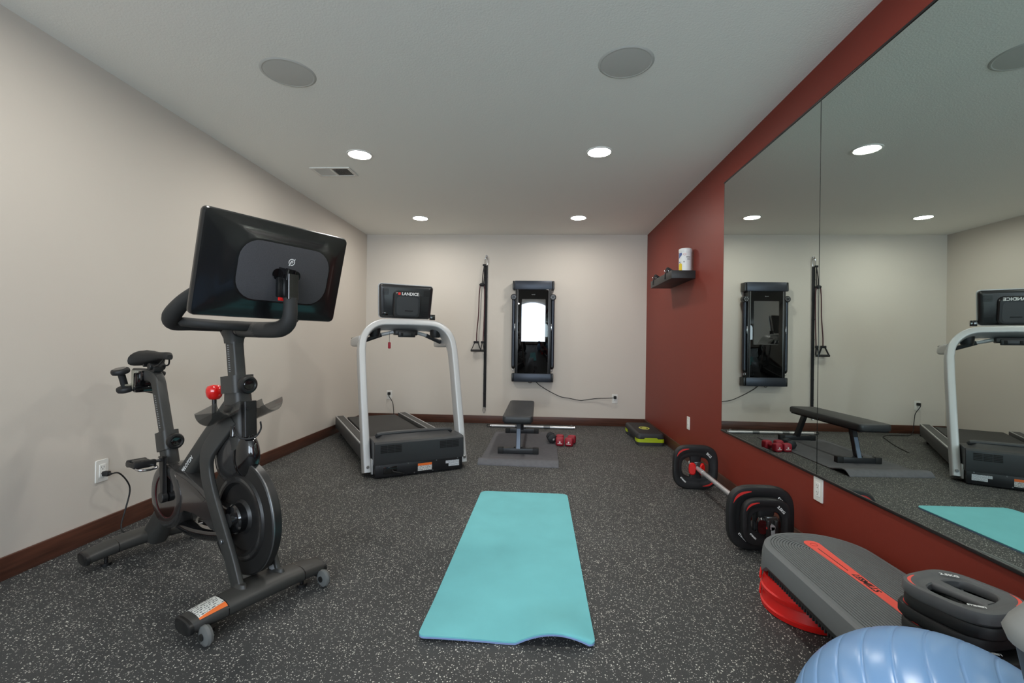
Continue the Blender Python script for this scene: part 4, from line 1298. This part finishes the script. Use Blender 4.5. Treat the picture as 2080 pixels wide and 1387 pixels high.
def strap_bundle(y, label, dx):
    t = thing('strap_bundle', label, 'strap', (1.175 + dx, y, 1.706), group='straps on the shelf')
    obj('coil', G().tube([(0.02, -0.05, 0.012), (-0.005, -0.03, 0.035), (-0.01, 0.0, 0.045), (0.0, 0.04, 0.025), (0.03, 0.05, 0.012), (0.045, 0.01, 0.012), (0.035, -0.04, 0.014)], 0.014, 8, 5), 'strap_black', t)
    obj('webbing', G().sweep(smooth_path([(-0.018, -0.03, 0.030), (-0.03, -0.01, 0.006), (-0.034, 0.0, -0.02), (-0.034, 0.004, -0.05)], 5), rrect(0.022, 0.004, 0.001, 2), up=(1, 0, 0)), 'strap_black', t)
    obj('clip', ring((-0.033, -0.055, 0.016), 0.018, 0.010, 0.0035), 'chrome', t)
strap_bundle(4.39, 'black strap bundle with clip on the shelf, next to the canister', 0.006)
strap_bundle(4.84, 'black strap bundle with clip at the far end of the shelf', 0.006)

# ================================================================== TEAL MAT
grid = []
NX, NY = 36, 50
def corner_in(fx, fy, w, l, r):
    return 0
MX0, MX1, MY0, MY1 = -0.412, 0.208, 1.625, 3.255
def mat_edge(y):
    """half-width reduction near the rounded corners"""
    for e, r in ((MY0, 0.022), (MY1, 0.045)):
        d = abs(y - e)
        if d < r:
            return r - math.sqrt(max(0, r * r - (r - d) ** 2))
    return 0.0
for j in range(NY + 1):
    q = j / NY
    q = 0.5 - 0.5 * math.cos(PI * q)
    y = MY0 + (MY1 - MY0) * q
    e = mat_edge(y)
    row = []
    for i in range(NX + 1):
        fx = i / NX
        x0, x1 = MX0 + 0.022 * q + e, MX1 - 0.002 * q - e
        x = x0 + (x1 - x0) * fx
        d = y - MY0
        lift = 0.0
        if d < 0.30:
            k = (0.5 + 0.5 * math.cos(PI * d / 0.30))
            lift = k * 0.036 * max(0.0, math.sin(PI * min(1, max(0, (fx - 0.56) / 0.46)))) ** 0.9 + k * 0.010 * max(0.0, math.cos(PI * min(1, fx / 0.5) * 0.5)) 
        row.append(V(x, y - 0.012 * (fx - 0.5) * (1 if q > 0.5 else -1) * 0.8, lift))
    grid.append(row)
mt = thing('yoga_mat', 'teal yoga mat with blue underside lying flat in the middle of the floor', 'yoga mat', (0, 0, 0))
obj('mat_top', sheet(G(), [[p + V(0, 0, 0.006) for p in r] for r in grid], 0.005), 'mat_teal', mt, 50)
obj('mat_underside', sheet(G(), [[p + V(0, 0, 0.0) for p in r] for r in grid], 0.006), 'mat_blue_edge', mt, 50)

# ================================================================== BARBELL AND PLATES by the red wall
BX, BZc = 1.150, 0.160
def plate(name, label, group, loc, rot, a, t, m, bar_w=0.07, mark='5KG', holes=True, two=True, cross_ang=90.0, grey=False, op=(0.62, 0.46), hub=True):
    """rubber weight plate lying in its local xy-plane: rounded-square ring with a cross web and hub"""
    p = thing(name, label, 'weight plate', loc, group=group, rot=rot)
    n = 64
    O_ = superell(a, a, 3.4, n)
    I_ = superell(a * op[0], a * op[1], 3.0, n)
    def mixl(s, z):
        return [V(o[0] + (i[0] - o[0]) * s, o[1] + (i[1] - o[1]) * s, z) for o, i in zip(O_, I_)]
    h = t / 2
    sec = [(0.0, -h * 0.6), (0.0, h * 0.55), (0.07, h * 0.95), (0.14, h), (0.46, h), (0.56, h * 0.80), (0.72, h * 0.72), (0.94, h * 0.66), (1.0, h * 0.45), (1.0, -h * 0.45), (0.9, -h * 0.8), (0.5, -h), (0.12, -h)]
    ringo = obj('ring', G().loft([mixl(s, z) for s, z in sec], ring=True), m, p, 40)
    ca = R(cross_ang)
    Rm = Matrix.Rotation(ca, 4, 'Z')
    ln = a * ((op[1] if abs(math.sin(ca)) > 0.7 else op[0]) + 0.04)
    g = G()
    pts = [V(-ln + 2 * ln * i / 12, 0, 0) for i in range(13)]
    g.sweep([Rm @ q for q in pts], rrect(bar_w, t * 0.62, t * 0.25, 4), up=(0, 0, 1), scale=[1.25 - 0.25 * math.sin(PI * i / 12) for i in range(13)])
    web = obj('cross_web', g, m, p, 50)
    if hub:
        obj('hub', G().lathe([(0.017, h * 0.95), (0.030, h * 0.95), (0.034, h * 0.6), (0.034, -h * 0.6), (0.030, -h * 0.95), (0.017, -h * 0.95)], 28, caps=(False, False)).lathe([(0.017, h * 0.95), (0.017, -h * 0.95)], 28, caps=(False, False)), 'dark_slot' if grey else m, web)
    def swoosh(a0, a1):
        lo, hi = [], []
        k = 14
        def onl(ang, s):
            c, sn = math.cos(ang), math.sin(ang)
            e = 3.4
            o = V(a * math.copysign(abs(c) ** (2 / e), c), a * math.copysign(abs(sn) ** (2 / e), sn), 0)
            e = 3.0
            i_ = V(a * op[0] * math.copysign(abs(c) ** (2 / e), c), a * op[1] * math.copysign(abs(sn) ** (2 / e), sn), 0)
            return o + (i_ - o) * s
        for i in range(k + 1):
            q = i / k
            ang = R(a0 + (a1 - a0) * q)
            w = 0.075 * math.sin(PI * min(1, 0.08 + q * 0.92)) ** 0.8
            hi.append(onl(ang, 0.29 - w))
            lo.append(onl(ang, 0.29 + w * 0.9))
        out = []
        for zz in (h - 0.0005, h + 0.0008):
            out.append([V(v.x, v.y, zz) for v in hi] + [V(v.x, v.y, zz) for v in reversed(lo)])
        return G().loft(out)
    obj('swoosh', swoosh(100, 158), 'coral' if grey else 'swoosh_red', ringo)
    if two:
        obj('swoosh', swoosh(280, 338), 'coral' if grey else 'swoosh_red', ringo)
    for ang, s_ in ((45, mark), (225, 'LESMILLS')):
        c = V(a * 0.80 * math.cos(R(ang)), a * 0.80 * math.sin(R(ang)), h + 0.0006)
        d = R(ang - 90)
        M = basis((math.cos(d), math.sin(d), 0), (-math.sin(d), math.cos(d), 0), (0, 0, 1), c)
        text('plate_lettering', s_, a * (0.15 if s_ == mark else 0.085), 'white_ink', ringo, M, bold=0.0005)
    return p
UP = (R(90), 0, 0)      # plate plane upright, its face towards the camera (-y)
plate('weight_plate', 'black weight plate at the far end of the barbell', 'barbell plates', (BX, 3.50, 0.160), UP, 0.160, 0.045, 'plate_rubber', mark='5KG')
plate('weight_plate', 'large black weight plate at the near end of the barbell', 'barbell plates', (BX - 0.004, 2.485, 0.166), UP, 0.166, 0.045, 'plate_rubber', mark='5KG')
plate('weight_plate', 'smaller black weight plate in front of the large one on the barbell', 'barbell plates', (BX + 0.002, 2.437, 0.163), UP, 0.120, 0.040, 'plate_rubber', mark='2.5KG')
bb = thing('barbell', 'steel barbell with red clips lying along the red wall between weight plates', 'barbell', (BX, 2.99, BZc + 0.003))
obj('shaft', G().cyl((0, -0.63, 0), (0, 0.62, 0), 0.0145, n=24), 'bar_steel', bb)
for y in (-0.36, 0.33):
    obj('sleeve_ring', G().cyl((0, y, 0), (0, y + 0.10, 0), 0.0165, n=24, bev=0.002), 'bar_steel', bb)
def clip(y, s, outer):
    g = G().cyl((0, y - 0.012, 0), (0, y + 0.012, 0), 0.026, n=20, bev=0.003).box((0.006, y, 0.030), (0.055, 0.026, 0.030), 0.006)
    c = obj('collar_clip', g, 'gloss_grey', bb)
    for q, w in ((-1, 1.0), (1, 0.7)):
        M = Matrix.Translation((q * 0.033, y + s * 0.004, -0.006)) @ Matrix.Rotation(R(q * 18), 4, 'Z')
        g = G().loft([[M @ V(a * 0.026 * w * k, yy, b * 0.044 * k) for a, b in superell(1, 1, 2.6, 20)] for yy, k in ((-0.016, 0.80), (-0.008, 1.0), (0.008, 1.0), (0.016, 0.8))])
        obj('clip_wing', g, 'red_gloss' if not outer else 'gloss_black', c)
    return c
clip(0.47, -1, False)
clip(-0.43, 1, False)
co = clip(-0.60, 1, True)
g = G().box((0.022, -0.605, -0.010), (0.018, 0.05, 0.085), 0.005).box((-0.014, -0.605, -0.010), (0.018, 0.05, 0.085), 0.005)
obj('clip_jaw', g, 'bike_dark', co)
obj('jaw_label', G().box((0.004, -0.628, -0.022), (0.018, 0.004, 0.05), 0.001), 'grey_ink', co)
text('clip_lettering', 'LESMILLS', 0.013, 'swoosh_red', co, basis((0, -1, 0), (0, 0, 1), (-1, 0, 0), (-0.0235, -0.604, -0.006)), bold=0.0003)

# ================================================================== STEP PLATFORM with red risers, weight plates on top
SX, SY, SZ = 1.118, 1.575, 0.250
SWD, SLN = 0.408, 1.04
t = thing('step_platform', 'long grey ribbed step platform with coral centre stripe beside the red wall', 'step platform', (SX, SY, 0.125))
ZT = SZ - 0.125
def so(w, l, r, k=10):
    return rrect(w, l, r, k)
g = G()
loops = []
CR = 0.185
base_out = so(SWD, SLN, CR)
def low(y):
    q = min(1.0, abs(y) / (SLN / 2))
    s = min(1.0, max(0.0, (q - 0.52) / 0.30))
    return 0.080 * (1 - s * s * (3 - 2 * s))
def dz(poly, fz, grow):
    out = []
    for x, y in poly:
        l = math.hypot(x, y)
        out.append(V(x * grow, y * (1 + (grow - 1) * 0.5), fz(y)))
    return out
loops.append(dz(base_out, lambda y: low(y) + 0.0, 0.955))
loops.append(dz(base_out, lambda y: low(y), 1.02))
loops.append(dz(base_out, lambda y: low(y) + 0.006, 1.025))
loops.append(dz(base_out, lambda y: max(0.080, low(y) + 0.012), 1.012))
loops.append(dz(base_out, lambda y: ZT - 0.022, 1.0))
loops.append(dz(base_out, lambda y: ZT - 0.008, 0.985))
loops.append([V(x, y, ZT - 0.0005) for x, y in so(SWD - 0.026, SLN - 0.026, CR - 0.013)])
d = 0.020
while d < SWD / 2 - 0.02:
    r = max(0.02, CR - d)
    for dd, z in ((0.0, 0.0), (0.0068, 0.0), (0.0074, -0.0035), (0.0096, -0.0035)):
        w = d + dd
        loops.append([V(x, y, ZT + z) for x, y in so(SWD - 2 * w, SLN - 2 * w, max(0.012, CR - w))])
    d += 0.0102
g.loft(loops, caps=(True, True))
dk = obj('deck', g, 'deck_grey', t, 28)
# dark ribbed underside seen through the side arches
g = G()
g.prism(rrect(SWD - 0.05, SLN - 0.10, CR - 0.03, 8), 0.004, ZT - 0.03)
un = obj('underside', g, 'dark_slot', dk)
g = G()
for s in (-1, 1):
    for i in range(44):
        y = -0.36 + i * 0.72 / 43
        g.box((s * (SWD / 2 - 0.022), y, 0.048), (0.012, 0.006, 0.088))
obj('ribs', g, 'step_black', un, kind='stuff')
# coral stripe
w_at = lambda q: 0.030 if q > 0.93 else 0.030 - 0.011 * min(1, (0.93 - q) / 0.30)
left, right = [], []
K = 24
ys0, ys1 = -0.39, 0.425
poly = []
for i in range(K + 1):
    q = i / K
    y = ys0 + (ys1 - 0.03 - ys0) * q
    qq = abs(2 * q - 1)
    wv = 0.017 + 0.013 * qq ** 1.5
    right.append((wv, y)); left.append((-wv, y))
cap = [(0.030 * math.cos(R(a)), ys1 - 0.03 + 0.030 * math.sin(R(a))) for a in range(15, 180, 15)]
cap2 = [(0.030 * math.cos(R(a)), ys0 - 0.030 * math.sin(R(a))) for a in range(165, 0, -15)]
poly = right + cap + list(reversed(left)) + cap2
sw = obj('stripe', G().prism(poly, ZT - 0.002, ZT + 0.0012), 'coral', dk)
text('stripe_lettering', 'LESMILLS', 0.030, 'dark_ink', sw, basis((0, -1, 0), (1, 0, 0), (0, 0, 1), (0.0, 0.085, ZT + 0.0015)), bold=0.0008, shear=0.25)
obj('stripe_groove', G().box((-0.004, 0.26, ZT + 0.0014), (0.003, 0.18, 0.0006)).box((-0.004, -0.20, ZT + 0.0014), (0.003, 0.18, 0.0006)), 'dark_ink', sw)
obj('stripe_ring', G().loft([[V(k * math.cos(2 * PI * i / 24), 0.385 + k * math.sin(2 * PI * i / 24), z) for i in range(24)] for k, z in ((0.014, ZT + 0.0012), (0.014, ZT + 0.0018), (0.012, ZT + 0.0018), (0.012, ZT + 0.0012))], ring=True), 'swoosh_red', sw)

# red risers, two under each end
def riser(name, s, z0, label):
    t = thing(name, label, 'step riser', (SX, SY + s * (SLN / 2 - 0.165), z0), 0 if s > 0 else PI, 'red risers under the step platform')
    full = so(SWD - 0.012, 0.335, 0.165, 10)
    lay = []
    for z, k in ((0.0, 0.985), (0.004, 1.02), (0.020, 1.03), (0.024, 1.0), (0.052, 0.965), (0.060, 0.955), (0.0625, 0.93)):
        lay.append([V(x * k, y * k, z) for x, y in full])
    r0 = obj('tray', G().loft(lay), 'red_plastic', t)
    for a in (-1.0, -0.5, 0.0, 0.5, 1.0):
        ang = R(90 + a * 62)
        x = (SWD / 2 - 0.006) * math.copysign(abs(math.cos(ang)) ** 0.75, math.cos(ang))
        y = 0.166 * abs(math.sin(ang)) ** 0.75
        obj('moulded_pad', G().box((0, 0, 0), (0.075, 0.008, 0.018), 0.003, M=Matrix.Translation((x * 0.985, y * 0.985, 0.040)) @ Matrix.Rotation(ang - PI / 2, 4, 'Z')), 'red_plastic', r0)
riser('step_riser', 1, 0.0, 'red plastic riser on the floor under the far end of the step platform')
riser('step_riser', 1, 0.0625, 'upper red plastic riser under the far end of the step platform')
riser('step_riser', -1, 0.0, 'red plastic riser on the floor under the ball end of the step platform')
riser('step_riser', -1, 0.0625, 'upper red plastic riser under the ball end of the step platform')

# stack of plates on the step
PX, PY = 1.166, 1.350
zz = SZ + 0.002
for i, (a, th, dx, dy, rz, lab, gm) in enumerate((
        (0.128, 0.036, 0.012, -0.010, 24, 'bottom weight plate of the stack on the step platform', 'plate_rubber'),
        (0.112, 0.034, -0.004, 0.010, 14, 'second weight plate from the bottom of the stack on the step', 'plate_rubber'),
        (0.112, 0.034, 0.004, 0.0, 20, 'third weight plate of the stack, just under the top plate', 'plate_rubber'),
        (0.112, 0.034, 0.0, 0.004, 22, 'top grey weight plate of the stack, marked 2.5KG with coral swooshes', 'plate_grey'))):
    plate('weight_plate', lab, 'stacked weight plates', (PX + dx, PY + dy, zz + th / 2), (0, 0, R(rz)), a, th, gm, bar_w=0.036, mark='2.5KG', cross_ang=90.0, grey=(gm == 'plate_grey'), op=(0.70, 0.52), hub=False)
    zz += th

# ================================================================== BLUE BALL
BR = 0.252
BC = Vector((0.752, 0.898, BR))
g = G()
NU_ = 72
axm = Matrix.Rotation(R(-38), 4, 'Z') @ Matrix.Rotation(R(-30), 4, 'Y') @ Matrix.Rotation(R(90), 4, 'Y')
lats = [(-88, 0.0)]
GR = [-77 + 11 * k for k in range(15)]
for gk in GR:
    prev = lats[-1][0]
    for q in range(1, 6):
        lats.append((prev + (gk - 0.9 - prev) * q / 5, 0.0))
    lats += [(gk - 0.45, 0.0006), (gk, 0.0022), (gk + 0.45, 0.0006), (gk + 0.9, 0.0)]
for q in range(1, 5):
    lats.append((GR[-1] + 0.9 + (88 - GR[-1] - 0.9) * q / 4, 0.0))
loops = []
for lat, dp in lats:
    a = R(90 - lat)
    rr = BR - dp
    loops.append([axm @ V(rr * math.sin(a) * math.cos(2 * PI * i / NU_), rr * math.sin(a) * math.sin(2 * PI * i / NU_), rr * math.cos(a)) for i in range(NU_)])
g.loft(loops)
o = obj('exercise_ball', g, 'ball_blue', None, 80, loc=BC)
tag(o, 'light blue ribbed exercise ball in the near right corner', 'exercise ball')
obj('valve_plug', G().cyl(axm @ V(0, 0, BR - 0.004), axm @ V(0, 0, BR + 0.002), 0.009, n=16, bev=0.001), 'white_plastic', o)

# ================================================================== GREY MACHINE CORNER at the right edge
t = thing('machine_end', 'grey plastic machine housing with dark underside cut off by the right picture edge', 'machine', (0.857, 0.475, 0))
g = G()
lay = []
for z, w, l in ((0.0, 0.26, 0.30), (0.02, 0.27, 0.31), (0.30, 0.27, 0.31), (0.42, 0.38, 0.30), (0.60, 0.492, 0.34), (0.682, 0.515, 0.36)):
    lay.append([V(a, b, z) for a, b in rrect(w, l, 0.05, 6)])
g.loft(lay)
obj('lower_housing', g, 'machine_dark', t, 50)
lay = []
for z, w, l in ((0.680, 0.520, 0.365), (0.694, 0.528, 0.372), (0.706, 0.520, 0.366), (0.76, 0.455, 0.32), (0.81, 0.36, 0.26), (0.83, 0.26, 0.20)):
    lay.append([V(a, b, z) for a, b in rrect(w, l, 0.045, 6)])
g = G().loft(lay)
obj('top_cover', g, 'machine_grey', t, 50)

# ================================================================== CAMERA TRIPOD (seen mirrored in the trainer's glass)
t = thing('camera_tripod', 'black camera tripod that shows only as a reflection in the trainer glass', 'tripod', (-0.005, -0.10, 0))
for k in range(3):
    a = R(270 + 120 * k)
    dx, dy = math.cos(a), math.sin(a)
    lg = obj('leg', G().cyl((0.03 * dx, 0.03 * dy, 0.80), (0.20 * dx, 0.20 * dy, 0.38), 0.014, n=12), 'tripod_black', t)
    obj('lower_leg', G().cyl((0.195 * dx, 0.195 * dy, 0.39), (0.34 * dx, 0.34 * dy, 0.012), 0.010, n=12).cyl((0.34 * dx, 0.34 * dy, 0.0), (0.34 * dx, 0.34 * dy, 0.02), 0.014, n=12), 'tripod_black', lg)
obj('centre_column', G().cyl((0, 0, 0.60), (0, 0, 0.93), 0.013, n=14).cyl((0, 0, 0.78), (0, 0, 0.83), 0.04, 0.03, n=18), 'tripod_black', t)
obj('ball_head', G().cyl((0, 0, 0.92), (0, 0, 0.965), 0.024, n=18, bev=0.003).box((0, 0, 0.972), (0.06, 0.06, 0.014), 0.003), 'tripod_black', t)
cb = obj('camera_body', G().box((0.0, 0.0, 1.035), (0.135, 0.06, 0.10), 0.012, 3).box((0.0, 0.0, 1.092), (0.05, 0.05, 0.025), 0.008), 'tripod_black', t)
obj('lens', G().cyl((0.005, 0.03, 1.04), (0.005, 0.075, 1.04), 0.036, n=24, bev=0.004), 'tripod_black', cb)

# ================================================================== POWER CORDS
cord(bike, (XL + 0.0085, 2.335, 0.332), (1, 0, 0),
     [(XL + 0.05, 2.335, 0.332), (XL + 0.062, 2.37, 0.325), (XL + 0.055, 2.43, 0.26), (XL + 0.05, 2.45, 0.2), (XL + 0.05, 2.42, 0.1), (XL + 0.05, 2.40, 0.03),
      (XL + 0.10, 2.38, 0.007), (XL + 0.18, 2.46, 0.006), (XL + 0.28, 2.55, 0.006), (XL + 0.24, 2.42, 0.006), (XL + 0.16, 2.36, 0.012), (XL + 0.25, 2.47, 0.013),
      (XL + 0.38, 2.52, 0.008), (XL + 0.48, 2.475, 0.012)])
cord(tm, (-1.957, YB - 0.0085, 0.362), (0, -1, 0),
     [(-1.957, YB - 0.05, 0.362), (-1.945, YB - 0.06, 0.33), (-1.90, YB - 0.05, 0.25), (-1.885, YB - 0.05, 0.15), (-1.87, YB - 0.06, 0.05), (-1.80, YB - 0.12, 0.006), (-1.70, 5.86, 0.005), (-1.5, 5.85, 0.005),
      (-1.35, 5.75, 0.005), (-1.25, 5.55, 0.005), (-1.10, 5.2, 0.005), (-1.0, 4.9, 0.005)], 0.0045)
cord(wt, (0.972, YB - 0.0085, 0.37), (0, -1, 0),
     [(0.965, YB - 0.05, 0.37), (0.90, YB - 0.045, 0.362), (0.74, YB - 0.02, 0.352), (0.60, YB - 0.012, 0.33), (0.53, YB - 0.010, 0.322), (0.40, YB - 0.010, 0.345), (0.28, YB - 0.010, 0.365),
      (0.14, YB - 0.012, 0.43), (0.02, YB - 0.014, 0.50), (-0.03, YB - 0.03, 0.545), (-0.05, YB - 0.05, 0.575)], 0.0045)
W_ = (Matrix.Translation(bike.location) @ bike.rotation_euler.to_matrix().to_4x4()).inverted()
obj('power_adapter', G().box((0, 0, 0.016), (0.17, 0.085, 0.030), 0.008, 3, W_ @ Matrix.Translation((-1.70, 2.50, 0.0)) @ Matrix.Rotation(R(32), 4, 'Z')), 'rubber_black', bike)
